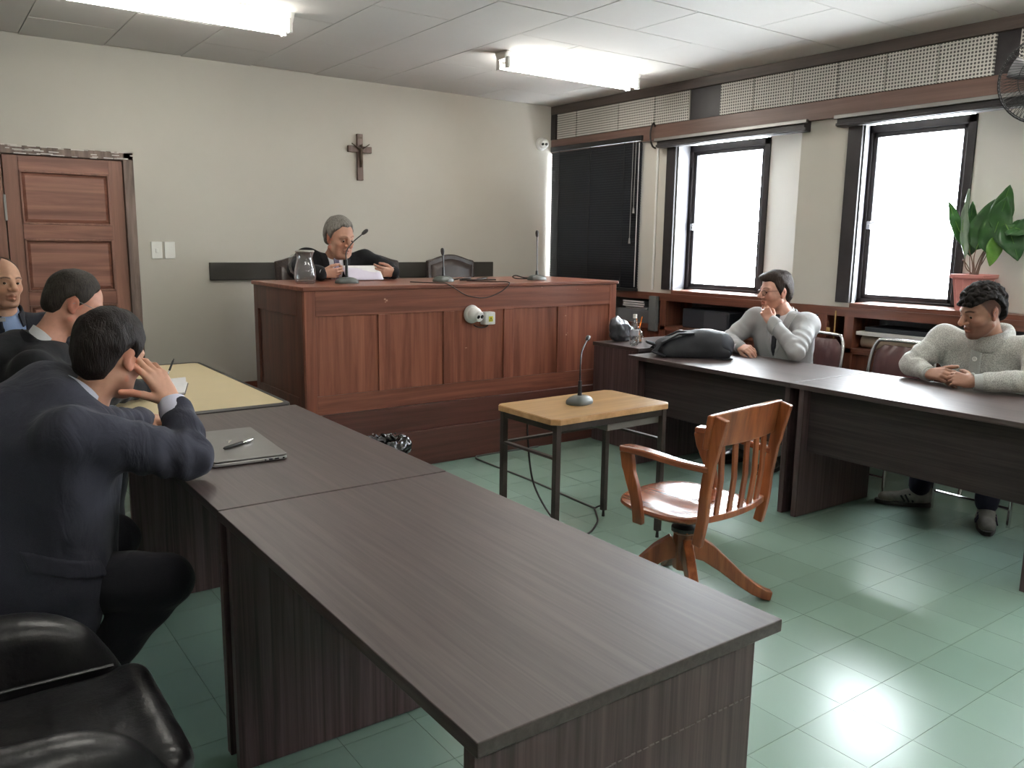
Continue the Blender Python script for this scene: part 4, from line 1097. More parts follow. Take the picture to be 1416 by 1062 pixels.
def plain_chair(label, x, y, rz, h=0.44):
    t_ = thing('office_chair', label, 'chair', (x, y, 0), rz, world=False)
    G().box(-0.20, -0.20, h - 0.07, 0.20, 0.20, h).build('seat', M['leather'], t_, 0.02, seg=3)
    G().box(-0.19, -0.27, h + 0.10, 0.19, -0.225, h + 0.32).build('backrest', M['leather'], t_, 0.02, seg=3)
    for s_ in (-1, 1): G().beam((s_*0.08, -0.19, h - 0.05), (s_*0.08, -0.26, h + 0.15), 0.02, 0.02, (1, 0, 0)).build('back_support', M['black_plastic'], t_)
    for sx in (-1, 1):
        for sy in (-1, 1): G().cyl((sx*0.17, sy*0.17, 0), (sx*0.16, sy*0.16, h - 0.06), 0.012, n=8).build('leg', M['black_plastic'], t_)
    return t_

# ---------------------------------------------------------------- laptop, pens, notebook
lp = thing('laptop', 'closed grey laptop with a silver emblem lying on the dark desk', 'laptop', (0.84, 2.78, TZ), -0.06, world=False)
W_, L_ = 0.118, 0.225      # half sizes; the ports face the camera
G().prism(rrect(-W_, -L_, W_, L_, 0.012), pl, 0.003, 0.013).build('base', M['laptop_light'], lp, 0.002)
G().prism(rrect(-W_, -L_, W_, L_, 0.012), pl, 0.0148, 0.0205).build('lid', M['laptop'], lp, 0.0015)
G().prism(rrect(-W_ + 0.004, -L_ + 0.004, W_ - 0.004, L_ - 0.004, 0.012), pl, 0.0125, 0.0150).build('lid_gap', M['black_plastic'], lp)
G().box(-W_ - 0.003, -L_ + 0.05, 0.004, -W_ + 0.006, L_ - 0.05, 0.017).build('hinge', M['black_plastic'], lp, 0.002)
for x, w in ((0.045, 0.004), (0.062, 0.013), (0.082, 0.013), (0.104, 0.006)): G().box(x - w/2, -L_ - 0.0006, 0.0055, x + w/2, -L_ + 0.002, 0.0105).build('port', M['lens_black'], lp)
em = G(); q = 0.020
em.prism([(-0.012, -0.020), (-0.006, -0.020), (0.012, 0.018), (0.006, 0.018)], pl, 0.0204, 0.0210)
em.prism([(0.006, 0.018), (-0.010, 0.018), (-0.014, 0.012), (0.003, 0.012)], pl, 0.0204, 0.0210)
eo = em.build('emblem', M['logo'], lp); eo.location = (-0.005, 0.03, 0)
for sx in (-1, 1):
    for sy in (-1, 1): G().cyl((sx*0.09, sy*0.19, 0), (sx*0.09, sy*0.19, 0.003), 0.008, n=8).build('rubber_foot', M['black_rubber'], lp)
def pen(label, p0, p1, clip, barrel, cap_m, r=0.0055):
    t_ = thing('pen', label, 'pen', p0, world=True); p0, p1 = Vector(p0), Vector(p1); d_ = (p1 - p0)
    G().tube([p0, p0 + d_*0.03, p0 + d_*0.62], [r*0.5, r*0.95, r], 12).build('barrel', barrel, t_, smooth=True)
    G().tube([p0 + d_*0.62, p0 + d_*0.68, p0 + d_*0.9, p1], [r*1.15, r*1.2, r*1.1, r*0.4], 12).build('cap', cap_m, t_, smooth=True)
    if clip: G().beam(p0 + d_*0.64 + Vector((0, 0, r*1.2)), p0 + d_*0.9 + Vector((0, 0, r*1.3)), 0.003, 0.0015).build('clip', M['chrome'], t_)
    return t_
pen('black pen with silver cap lying on the closed laptop', (0.783, 2.700, TZ + 0.0265), (0.905, 2.775, TZ + 0.0275), True, M['black_plastic'], M['silver'])
nb = thing('notebook', 'open white notebook under the writing hand on the beige table', 'notebook', (0.90, 4.05, TZ + 0.006), -0.3, world=False)
G().box(-0.112, -0.152, 0, 0.112, 0.152, 0.003).build('cover', M['black_plastic'], nb, 0.001)
G().box(-0.108, -0.148, 0.003, 0.108, 0.148, 0.010).build('page_block', M['paper'], nb, 0.001)
G().loft([[(0.01, -0.147, 0.010 + 0.0006), (0.107, -0.147, 0.0106)], [(0.01, 0.0, 0.0106), (0.107, 0.0, 0.0106)], [(0.01, 0.10, 0.014), (0.105, 0.10, 0.016)], [(0.012, 0.146, 0.028), (0.10, 0.150, 0.034)]], closed=False, caps=False).build('lifted_page', M['paper'], nb, smooth=True)

# ---------------------------------------------------------------- bag in the bin beside the bench
bn = thing('waste_bin', 'bin lined with a crumpled black bag between laptop desk and bench', 'bin', (2.08, 4.10, 0), world=False)
G().lathe((0, 0, 0), [(0, 0), (0.10, 0), (0.125, 0.30), (0.120, 0.30), (0.096, 0.006), (0, 0.006)], 20).build('bin_body', M['black_plastic'], bn, smooth=True)
s = SDF()
for k in range(24):
    a0, a1 = 2*PI*k/24, 2*PI*(k+1)/24
    s.cone((2.08 + 0.118*math.cos(a0), 4.10 + 0.118*math.sin(a0), 0.305), (2.08 + 0.118*math.cos(a1), 4.10 + 0.118*math.sin(a1), 0.305), 0.036, 0.036, 0.004)
OFF[bn.name] = Vector((2.08, 4.10, 0))
s.field(0.006).wobble(0.012, 70, 1.1).wobble(0.006, 150, 0.2).build('bin_liner', M['bag_film'], bn, 0)
random.seed(11)

# ---------------------------------------------------------------- things on the right-hand desks
bp = thing('backpack', 'black backpack lying on the desk in front of the man in grey suit', 'backpack', (4.07, 3.60, TZ))
bd = Vector((0.72, -0.69, 0)).normalized(); side = Vector((0.69, 0.72, 0)).normalized()   # long axis, across axis
A_ = lambda u, v, w: tuple(np.array((4.085, 3.600, TZ)) + np.array(bd)*u + np.array(side)*v + np.array((0, 0, w)))
s = SDF(); R_ = np.stack([np.array(bd), np.array(side), np.array((0, 0, 1.0))], 1)
s.ell(A_(0.06, 0, 0.085), (0.175, 0.135, 0.095), 0.04, R=R_)
s.ell(A_(-0.10, 0, 0.06), (0.17, 0.125, 0.075), 0.05, R=R_)
s.rbox(A_(0.0, 0, 0.03), (0.21, 0.125, 0.03), 0.025, 0.04, R=R_)
fb = s.field(0.006).wobble(0.003, 26, 2.0)
flat0 = lambda P: TZ + 0.001 - P[:, 2]
fb.cut(flat0).build('body', M['nylon'], bp, 2)
def face_mask(P):
    q = (P - np.array((4.085, 3.600, TZ))) @ R_
    return np.maximum(np.hypot((q[:, 1])/0.118, (q[:, 2] - 0.085)/0.082) * 0.09 - 0.09, 0.14 - q[:, 0])
fb.cut(face_mask, 0.007, 0.006).build('front_pocket', M['nylon_panel'], bp, 2)
for v0 in (-0.06, 0.06):
    strip([Vector(A_(*p)) for p in ((-0.02, v0, 0.155), (-0.12, v0*1.2, 0.150), (-0.22, v0*1.6, 0.095), (-0.27, v0*1.8, 0.035), (-0.20, v0*2.2, 0.010))], 0.045, 0.012, (0, 0, 1)).build('shoulder_strap', M['nylon'], bp, 0.003)
G().tube(spline([A_(-0.26, -0.03, 0.07), A_(-0.31, -0.02, 0.085), A_(-0.31, 0.02, 0.085), A_(-0.26, 0.03, 0.07)], 6), 0.009, 8).build('carry_handle', M['nylon'], bp, smooth=True)
strip([Vector(A_(*p)) for p in ((0.10, -0.14, 0.010), (0.16, -0.17, 0.006), (0.21, -0.13, 0.006), (0.19, -0.06, 0.006))], 0.025, 0.004, (0, 0, 1)).build('loose_strap', M['nylon'], bp)
G().box(4.02, 3.68, TZ+0.158, 4.045, 3.70, TZ+0.166).build('buckle', M['dull_steel'], bp, 0.002)

bo = thing('water_bottle', 'clear plastic water bottle with white cap on the corner desk', 'bottle', (4.135, 4.22, TZ), world=False)
prof = [(0.0, 0.004), (0.022, 0.0), (0.029, 0.006), (0.031, 0.03), (0.029, 0.05), (0.031, 0.07), (0.031, 0.10), (0.029, 0.115), (0.030, 0.128), (0.024, 0.160), (0.014, 0.185), (0.012, 0.197), (0.012, 0.204)]
G().lathe((0, 0, 0), prof + [(r - 0.0012, z) for r, z in prof[::-1] if z > 0.008], 22).build('bottle_body', M['clear'], bo, smooth=True, cap=80)
G().lathe((0, 0, 0), [(0.0, 0.006), (0.026, 0.006), (0.0285, 0.03), (0.027, 0.05), (0.0285, 0.065), (0, 0.065)], 18).build('water', M['water'], bo, smooth=True)
G().lathe((0, 0, 0), [(0.0312, 0.072), (0.0318, 0.073), (0.0318, 0.112), (0.030, 0.113)], 22).build('label_sleeve', glass_mat('label_film', (0.80, 0.83, 0.90), 0.40), bo, smooth=True)
G().lathe((0, 0, 0), [(0, 0.196), (0.0145, 0.196), (0.0145, 0.222), (0.013, 0.224), (0, 0.224)], 18).build('cap', M['white_plastic'], bo, smooth=True)
df = thing('reed_diffuser', 'small glass bottle with orange sticks beside the water bottle', 'bottle', (4.285, 4.33, TZ), world=False)
prof = [(0.0, 0.003), (0.030, 0.0), (0.034, 0.008), (0.034, 0.055), (0.030, 0.075), (0.016, 0.090), (0.013, 0.094), (0.013, 0.104), (0.016, 0.106)]
G().lathe((0, 0, 0), prof + [(r - 0.003, z) for r, z in prof[::-1] if z > 0.008], 22).build('glass_body', M['clear'], df, smooth=True, cap=80)
G().lathe((0, 0, 0), [(0, 0.006), (0.029, 0.006), (0.030, 0.03), (0, 0.03)], 18).build('oil', glass_mat('oil', (0.95, 0.86, 0.74)), df, smooth=True)
G().loft([[(0.0345*math.cos(a), 0.0345*math.sin(a), z) for a in [3.3 + 0.1*k for k in range(12)]] for z in (0.022, 0.064)], closed=False, caps=False).build('paper_label', M['paper_tan'], df)
G().lathe((0, 0, 0), [(0.0125, 0.094), (0.0165, 0.094), (0.0165, 0.108), (0.0125, 0.108)], 18).build('neck_ring', M['silver'], df, smooth=True)
for p in ((-0.022, 0.010, 0.192), (0.020, -0.010, 0.192)): G().cyl((-p[0]*0.7, -p[1]*0.7, 0.012), p, 0.0042, n=8).build('stick', M['orange'], df, smooth=True)
gb = thing('plastic_bag', 'crumpled grey plastic bag behind the water bottle on the corner desk', 'bag', (4.25, 4.47, TZ))
s = SDF(); s.ell((4.24, 4.475, TZ + 0.07), (0.095, 0.055, 0.08), 0.03); s.ell((4.19, 4.47, TZ + 0.13), (0.05, 0.04, 0.06), 0.04); s.ell((4.31, 4.48, TZ + 0.05), (0.07, 0.05, 0.05), 0.04)
s.field(0.007).wobble(0.010, 48, 1.3).wobble(0.004, 110, 0.4).cut(flat0).build('bag_body', M['grey_bag'], gb, 0)

# ---------------------------------------------------------------- potted plant on the window sill
pt = thing('potted_plant', 'broad-leaved plant in a pink pot on the window sill', 'plant', (5.245, 2.445, 1.078), world=False)
def sq(r, z, n=32):
    out = []; r = r*0.87
    for k in range(n):
        a = 2*PI*k/n + PI/4
        m_ = max(abs(math.cos(a)), abs(math.sin(a))); rr = r*(1/m_)*0.86 + r*0.14
        out.append((rr*math.cos(a), rr*math.sin(a), z))
    return out
G().loft([sq(0.072, 0), sq(0.078, 0.004), sq(0.103, 0.195), sq(0.118, 0.200), sq(0.121, 0.222), sq(0.113, 0.224), sq(0.100, 0.190), sq(0.02, 0.188)]).build('pot', M['pot'], pt, 0.002)
for k in range(10):
    u = -0.075 + 0.0168*k
    for (fx, fy) in ((-1, 0), (0, -1)):
        u *= 0.87; c0 = (fx*0.068 + (u*0.75 if fx == 0 else 0), fy*0.068 + (u*0.75 if fy == 0 else 0), 0.01); c1 = (fx*0.089 + (u if fx == 0 else 0), fy*0.089 + (u if fy == 0 else 0), 0.19)
        if k in (0, 9, 3, 6): G().tube([c0, c1], 0.003, 6).build('pot_rib', M['pot'], pt)
G().loft([sq(0.103, 0.196), sq(0.05, 0.202), sq(0.01, 0.203)]).build('soil', M['soil'], pt)
def plant_leaf(base, root, tip, width, face, material, curl=0.03, fold=0.25):
    base, root, tip = Vector(base), Vector(root), Vector(tip)
    st_ = bez(root, root + Vector((0, 0, (base.z - root.z)*0.5)), base - (tip - base)*0.25, base, 10)
    G().tube(st_, [0.0045 - 0.002*i/10 for i in range(11)], 7).build('stem', M['stem'], pt, smooth=True)
    d_ = tip - base; L = d_.length; d_n = d_.normalized(); f_ = Vector(face); s_ = d_n.cross(f_).normalized(); n_ = s_.cross(d_n)
    rows = []
    for i in range(13):
        q = i/12; w = width*(math.sin(PI*min(1, q**0.8))**0.75)*(1 - 0.25*q) + 0.0012
        c = base + d_*q + n_*(-curl*4*q*(1-q))
        row = []
        for j in range(7):
            t_ = (j - 3)/3
            row.append(c + s_*(w*t_) + n_*(fold*w*abs(t_) + 0.006*math.sin(q*17 + j)))
        rows.append(row)
    g = G(); g.loft(rows, closed=False, caps=False)
    o = g.build('leaf', material, pt, smooth=True, cap=80)
    md = o.modifiers.new('thickness', 'SOLIDIFY'); md.thickness = 0.0016
    rb = G().tube([base + d_*(i/8) + n_*(-curl*4*(i/8)*(1-i/8) + 0.001) for i in range(9)], [0.003 - 0.0025*i/8 for i in range(9)], 6).build('midrib', M['leaf_light'], o, smooth=True)
# toward the camera is (-0.9,-0.42); picture right is (0.81,-0.585)
cm = (-0.9, -0.42, 0.1)
def LP(r, z, dpt=0.0):  # helper: r metres toward picture right, z up, dpt toward camera
    return (0.43*r - 0.9*dpt, -0.9*r - 0.42*dpt, z)
plant_leaf(LP(-0.050, 0.38, 0.0), (0.0, 0.01, 0.2), LP(-0.175, 0.655, 0.02), 0.046, LP(0.5, 0, 1.0), M['leaf'], 0.02)
plant_leaf(LP(-0.060, 0.32, 0.05), (-0.02, 0.0, 0.2), LP(-0.075, 0.73, 0.05), 0.040, LP(0.8, 0, 0.6), M['leaf_pale'], 0.03, 0.4)
plant_leaf(LP(-0.035, 0.33, -0.04), (-0.01, 0.02, 0.2), LP(-0.050, 0.66, -0.03), 0.050, LP(0.2, 0, 1.0), M['leaf'], 0.02)
plant_leaf(LP(-0.005, 0.37, 0.0), (0.0, 0.0, 0.2), LP(0.065, 0.67, 0.0), 0.092, LP(-0.2, 0.1, 1.0), M['leaf'], 0.01, 0.10)
plant_leaf(LP(0.055, 0.35, 0.05), (0.015, 0.0, 0.2), LP(0.125, 0.68, 0.06), 0.094, LP(-0.1, 0.1, 1.0), M['leaf'], 0.01, 0.12)
plant_leaf(LP(0.085, 0.48, 0.03), (0.02, 0.01, 0.2), LP(0.135, 0.75, 0.03), 0.072, LP(0.3, 0.0, 1.0), M['leaf'], 0.01, 0.2)
plant_leaf(LP(0.095, 0.45, 0.04), (0.02, -0.01, 0.2), LP(0.075, 0.275, 0.08), 0.048, LP(0.2, 0.3, 1.0), M['leaf_light'], -0.01, 0.2)
plant_leaf(LP(0.135, 0.52, 0.06), (0.03, 0.0, 0.2), LP(0.215, 0.31, 0.12), 0.085, LP(0.1, 0.4, 1.0), M['leaf'], -0.03, 0.15)
plant_leaf(LP(0.150, 0.50, 0.06), (0.03, 0.0, 0.2), LP(0.265, 0.46, 0.15), 0.072, LP(0.0, 0.5, 0.9), M['leaf'], -0.02, 0.2)
for p, q in ((LP(-0.07, 0.31, 0.03), (-0.02, 0.01, 0.2)), (LP(0.03, 0.33, 0.02), (0.0, -0.01, 0.2))):
    G().tube(bez(q, (q[0], q[1], 0.26), p, p, 8), 0.003, 6).build('stem', M['stem'], pt, smooth=True)

# ---------------------------------------------------------------- wall fan at the right edge
fan = thing('wall_fan', 'wall mounted fan in a wire cage at the upper right edge', 'fan', (5.12, 2.06, 2.34))
fc = Vector((4.90, 2.02, 2.335)); fd = Vector((-0.90, -0.42, -0.10)).normalized(); fs = fd.cross(Vector((0, 0, 1))).normalized(); fu = fs.cross(fd)
FR = 0.225
def ringpts(r, dz, n=40): return [fc + (fs*math.cos(2*PI*k/n) + fu*math.sin(2*PI*k/n))*r + fd*dz for k in range(n + 1)]
for r, dz, th in ((FR, 0.0, 0.005), (FR*0.97, 0.03, 0.003), (FR*0.60, 0.058, 0.0025)):
    G().tube(ringpts(r, dz), th, 6).build('cage_ring', M['black_plastic'], fan, smooth=True)
cg = G()
for k in range(72):
    a = 2*PI*k/72; e = fs*math.cos(a) + fu*math.sin(a); e2 = fs*math.cos(a+0.18) + fu*math.sin(a+0.18)
    cg.tube([fc + e2*0.045 + fd*0.072, fc + e2*FR*0.60 + fd*0.060, fc + e*FR*0.97 + fd*0.03, fc + e*FR], 0.0014, 4)
    cg.tube([fc + e*FR, fc + e*FR*0.95 - fd*0.04, fc + e*FR*0.5 - fd*0.065, fc + e*0.06 - fd*0.07], 0.0014, 4)
cg.build('cage_wires', M['black_plastic'], fan, stuff=True)
G().lathe(fc + fd*0.066, [(0, 0), (0.05, 0), (0.045, 0.010), (0, 0.013)], 20, fd).build('badge', M['dull_steel'], fan, smooth=True)
for k in range(3):
    a0 = 0.4 + 2*PI*k/3; rows = []
    for i in range(8):
        r = 0.035 + 0.155*i/7; w = 0.5 - 0.02*i; row = []
        for j in range(5):
            a = a0 + w*(j/4 - 0.5)*1.6; row.append(fc + (fs*math.cos(a) + fu*math.sin(a))*r + fd*(0.035*(j/4 - 0.5)))
        rows.append(row)
    o = G().loft(rows, closed=False, caps=False).build('blade', mat('fan_blade_%d' % k, (0.16, 0.16, 0.17), 0.4), fan, smooth=True)
    md = o.modifiers.new('thickness', 'SOLIDIFY'); md.thickness = 0.003
G().cyl(fc - fd*0.07, fc - fd*0.17, 0.055, 0.045, 18).build('motor', M['black_plastic'], fan, smooth=True)
G().tube(spline([fc - fd*0.15, fc - fd*0.20 - Vector((0, 0, 0.05)), Vector((5.16, 2.08, 2.19))], 6), 0.016, 8).build('bracket_arm', M['black_plastic'], fan, smooth=True)
G().box(5.13, 2.03, 2.10, 5.185, 2.13, 2.26).build('wall_plate', M['black_plastic'], fan, 0.004)
# ---------------------------------------------------------------- people
def skin_mat(name, base, rough=0.5):
    m = mat(name, base, rough, spec=0.35); t, b = nodes(m)
    at = t.nodes.new('ShaderNodeAttribute'); at.attribute_name = 'tint'
    f = noise_tex(t, coords(t), 60, 4)
    c = ramp(t, f, [(0.3, tuple(q*0.93 for q in base)), (0.7, tuple(min(1, q*1.05) for q in base))])
    mx = t.nodes.new('ShaderNodeMix'); mx.data_type = 'RGBA'; mx.blend_type = 'MULTIPLY'; mx.inputs[0].default_value = 1.0
    t.links.new(c, mx.inputs[6]); t.links.new(at.outputs['Color'], mx.inputs[7]); t.links.new(mx.outputs[2], b.inputs['Base Color'])
    b.inputs['Subsurface Weight'].default_value = 0.08; b.inputs['Subsurface Radius'].default_value = (0.012, 0.005, 0.003)
    bump(t, b, noise_tex(t, coords(t), 220, 3), 0.08, 0.001)
    return m
def hair_mat(name, a, c, rough=0.6, scale=(170, 170, 24)):
    m = mat(name, a, rough, spec=0.22); t, b = nodes(m)
    f = noise_tex(t, coords(t, scale), 1.0, 4, 0.6, 0.8)
    t.links.new(ramp(t, f, [(0.3, a), (0.75, c)]), b.inputs['Base Color'])
    bump(t, b, f, 0.9, 0.006); return m
EYE_W = mat('eye_white', (0.40, 0.36, 0.33), 0.3); EYE_I = mat('eye_iris', (0.025, 0.015, 0.010), 0.12)

def head_sdf(nose=1.0, jaw=1.0, cheek=1.0, chin=1.0):
    s = SDF()
    s.ell((0, -0.014, 0.036), (0.074, 0.095, 0.087), 0.02)
    s.ell((0, 0.028, 0.000), (0.064, 0.064, 0.098), 0.025)
    s.ell((0, 0.026, -0.066), (0.055*jaw, 0.058, 0.046), 0.025)
    s.ell((0, 0.070, -0.096), (0.024*chin, 0.020, 0.018), 0.02)
    for x in (-1, 1):
        s.cone((x*0.054*jaw, 0.0, -0.055), (x*0.028, 0.062, -0.094), 0.016, 0.014, 0.02)
        s.ell((x*0.043, 0.056, -0.018), (0.021*cheek, 0.022, 0.020), 0.02)
        s.cone((x*0.014, 0.087, 0.031), (x*0.046, 0.070, 0.030), 0.009, 0.008, 0.014)
        s.ell((x*0.031, 0.096, 0.008), (0.019, 0.018, 0.012), 0.012, '-')
        s.ell((x*0.031, 0.074, 0.010), (0.0148, 0.0148, 0.0145), 0.006)
        s.ell((x*0.031, 0.092, 0.009), (0.0125, 0.012, 0.0042), 0.003, '-')
        # ear
        E = frame((0.25*x, 0.95, 0.0), (0.12*x, -0.2, 1))
        s.ell((x*0.076, -0.010, 0.002), (0.008, 0.019, 0.032), 0.008, R=E)
        s.ell((x*0.086, -0.007, 0.004), (0.006, 0.010, 0.018), 0.004, '-', R=E)
        s.ell((x*0.074, -0.001, -0.024), (0.007, 0.010, 0.010), 0.006)
    s.cone((0, 0.088, 0.026), (0, 0.108*1.0 + 0.008*nose, -0.016), 0.0085, 0.0125*nose, 0.010)
    for x in (-1, 1): s.ell((x*0.013*nose, 0.100, -0.022), (0.009*nose, 0.011, 0.008), 0.007)
    s.cone((-0.020, 0.086, -0.052), (0, 0.094, -0.049), 0.005, 0.0065, 0.008); s.cone((0.020, 0.086, -0.052), (0, 0.094, -0.049), 0.005, 0.0065, 0.008)
    s.cone((-0.017, 0.085, -0.066), (0, 0.091, -0.067), 0.005, 0.0075, 0.008); s.cone((0.017, 0.085, -0.066), (0, 0.091, -0.067), 0.005, 0.0075, 0.008)
    s.cone((-0.023, 0.094, -0.0585), (0.023, 0.094, -0.0585), 0.0026, 0.0026, 0.003, '-')
    return s
def az_interp(q, table):
    a = np.degrees(np.arctan2(np.abs(q[:, 0]), q[:, 1] + 0.01))
    xs, ys = zip(*table); return np.interp(a, xs, ys)
def head_paint(c, R, s, lips=(0.80, 0.58, 0.56), brow=(0.25, 0.2, 0.17), stub=None, stub_line=None, buzz=None, buzz_table=None, flush=1.0, moustache=None, skin_far=None):
    c = np.array(c); R = np.array(R)
    def fn(V):
        q = (V - c) @ R / s; T = np.ones((len(V), 3)); x, y, z = np.abs(q[:, 0]), q[:, 1], q[:, 2]
        def mixin(m, col): T[:] = T*(1 - m[:, None]) + T*np.array(col)*m[:, None]
        sm = lambda v, a, b: np.clip((v - a)/(b - a), 0, 1)
        headm = (np.abs(q).max(1) < 0.2)
        mixin(headm*(y > 0.04)*np.exp(-((x - 0.04)/0.022)**2 - ((z + 0.02)/0.022)**2)*0.5*flush, (1.06, 0.82, 0.80))
        mixin(headm*(y > 0.095)*np.exp(-(x/0.014)**2 - ((z + 0.018)/0.014)**2)*0.6*flush, (1.05, 0.80, 0.78))
        mixin(headm*(x > 0.068)*(np.abs(q[:, 1] + 0.008) < 0.03)*0.6*flush, (1.08, 0.74, 0.70))
        if stub is not None:
            m = sm(-z, 0.028, 0.045)*sm(y, -0.02, 0.02)*sm(z, -0.135, -0.115)*headm*(1 - np.exp(-(x/0.02)**2 - ((z+0.058)/0.009)**2)); mixin(m, stub)
        if moustache is not None:
            mixin(headm*(y > 0.06)*np.exp(-(x/0.026)**4 - ((z + 0.040)/0.006)**4), moustache)
        mixin(headm*(y > 0.06)*np.exp(-(x/0.024)**4 - ((z + 0.058)/0.0125)**4), lips)
        bz = 0.0335 + 0.004*np.sin(np.clip((x - 0.012)/0.036, 0, 1)*PI)
        mixin(headm*(y > 0.045)*sm(x, 0.009, 0.014)*sm(-x, -0.056, -0.048)*np.exp(-((z - bz)/0.0042)**4), brow)
        if buzz is not None:
            zl = az_interp(q, buzz_table); mixin(headm*sm(z - zl, -0.004, 0.010)*(x < 0.083), buzz)
        return T
    return fn
def hair_field(c, R, s, table, grow=0.010, h=0.0035, extra=None, wob=(0.0022, 60), top=0.0, back=0.0, cutk=0.008, taper=0.03):
    """hair cap: the cranium grown outward, cut along a hairline given as height over azimuth (0 front .. 180 back)"""
    L = SDF(); L.ell((0, -0.014 - back/2, 0.037 + top/2), (0.076 + grow, 0.096 + grow + back/2, 0.088 + grow + top/2), 0.02)
    L.ell((0, -0.050, -0.025), (0.056 + grow*0.6, 0.052 + grow*0.7, 0.075), 0.03)
    if extra: extra(L)
    W = SDF().local(L, c, R, s); F = W.field(h, pad=0.01)
    if wob: F = F.wobble(wob[0], wob[1], 0.7)
    c_, R_ = np.array(c), np.array(R)
    q = (F.pts() - c_) @ R_ / s
    tp = np.clip(1 - (q[:, 2] - az_interp(q, table))/taper, 0, 1)
    F = Field(F.F + (tp*tp*(grow*0.95)*s).reshape(F.F.shape).astype(np.float32), F.lo, F.h)
    def mask(P):
        q = (P - c_) @ R_ / s; return (az_interp(q, table) - q[:, 2])*s
    F = F.cut(mask, 0.0, cutk)
    # ears stay free
    return F
def eyes(parent, c, R, s, look=(0, 1, 0)):
    c, R = np.array(c), np.array(R); lk = np.array(look, float); lk /= np.linalg.norm(lk)
    for x in (-1, 1):
        p = np.array((x*0.031, 0.0742, 0.0095)); o = G().ball(c + R @ p * s, 0.0128*s, 16, 12).build('eye', EYE_W, parent, smooth=True)
        G().ball(c + R @ (p + lk*0.0085)*s, 0.0074*s, 12, 8).build('iris', EYE_I, o, smooth=True)
def hand_sdf(S_, w, d, n, t, curls, thumb, sc=1.0, spread=0.10, k=0.006):
    """w wrist, d finger direction, n palm normal, t thumb side; curls: 4x3 bend angles towards the palm; thumb: list of directions in (t, d, n)"""
    w, d, n, t = [np.array(v, float) for v in (w, d, n, t)]
    d /= np.linalg.norm(d); n -= d*(n @ d); n /= np.linalg.norm(n); t = t - d*(t @ d) - n*(t @ n); t /= np.linalg.norm(t)
    P = lambda a, b, c: w + (t*a + d*b + n*c)*sc
    kn = [(0.027, 0.090), (0.009, 0.095), (-0.009, 0.090), (-0.026, 0.080)]
    ln = [(0.044, 0.027, 0.022), (0.049, 0.031, 0.024), (0.045, 0.029, 0.023), (0.035, 0.021, 0.019)]
    for (a, b) in kn: S_.cone(P(a*0.55, 0.005, 0), P(a, b, 0), 0.0155*sc, 0.0105*sc, 0.012)
    S_.cone(P(0.020, 0.030, 0.008), P(0.012, 0.012, 0.006), 0.015*sc, 0.014*sc, 0.012)
    S_.cone(P(-0.020, 0.030, 0.006), P(-0.012, 0.012, 0.004), 0.013*sc, 0.013*sc, 0.012)
    for i, ((a, b), L) in enumerate(zip(kn, ln)):
        p = P(a, b, 0); ang = 0.0; r = (0.0094, 0.0096, 0.0090, 0.0080)[i]*sc
        dirn = d + t*((1.5 - i)*spread*(1 - 0.5*min(1, curls[i][0]))); dirn /= np.linalg.norm(dirn)
        for j in range(3):
            ang += curls[i][j]; v = dirn*math.cos(ang) + n*math.sin(ang); q = p + v*L[j]*sc
            S_.cone(p, q, r*(1 - 0.06*j), r*(0.93 - 0.07*j), 0.0035 if j else k); p = q
    p = P(0.026, 0.022, 0.006); rs = (0.0135, 0.0115, 0.0105, 0.0088)
    for j, (v, l) in enumerate(zip(thumb, (0.044, 0.033, 0.027))):
        u = t*v[0] + d*v[1] + n*v[2]; u /= np.linalg.norm(u); q = p + u*l*sc
        S_.cone(p, q, rs[j]*sc, rs[j+1]*sc, 0.008 if j == 0 else 0.004); p = q
def arr(*a): return np.array(a, float)
def body_base(label, loc, J, head, hands, skin, paint, h, R, s, core=0.08, nk=0.052):
    B = SDF()
    B.local(head, J['head'], R, s)
    hd = arr(*J['head']); nb = arr(*J['neck'])
    B.cone(hd + R @ arr(0, -0.022, -0.055)*s, nb, nk*s, nk*1.08*s, 0.02)
    B.cone(nb, J['chest'], 0.06, core, 0.03); B.cone(J['chest'], J['pelvis'], core, core, 0.03)
    for q in 'LR':
        B.cone(nb - arr(0, 0, 0.05), J['sh' + q], 0.045, 0.038, 0.02)
        B.cone(J['sh' + q], J['el' + q], 0.034, 0.030, 0.01); B.cone(J['el' + q], J['wr' + q], 0.032, 0.0245, 0.01)
    hands(B)
    o = B.field(h).build('person', skin, None, 1, paint)
    reorigin_person(o, loc); return tag(o, label, 'person')
def reorigin_person(o, loc):
    o.data.transform(Matrix.Translation(-Vector(loc))); o.location = loc; OFF[o.name] = Vector(loc)
def torso_sdf(J, f, bulk=1.0, flat=0.74, seat=True, shr=0.066):
    T = SDF(); f = arr(*f); c, p, nb = arr(*J['chest']), arr(*J['pelvis']), arr(*J['neck'])
    T.cone(p, c, 0.165*bulk, 0.172*bulk, 0.05, flat=(f, flat)); T.cone(c, nb - arr(0, 0, 0.09) - f*0.0, 0.165*bulk, 0.10*bulk, 0.06, flat=(f, flat))
    for q in 'LR':
        a = nb - arr(0, 0, 0.055); T.cone(a, J['sh' + q], 0.062, shr, 0.05)
        T.cone(arr(*J['sh' + q]) - arr(0, 0, 0.02), c*0.6 + arr(*J['sh' + q])*0.4 - arr(0, 0, 0.10), shr, 0.085*bulk, 0.05)
    return T
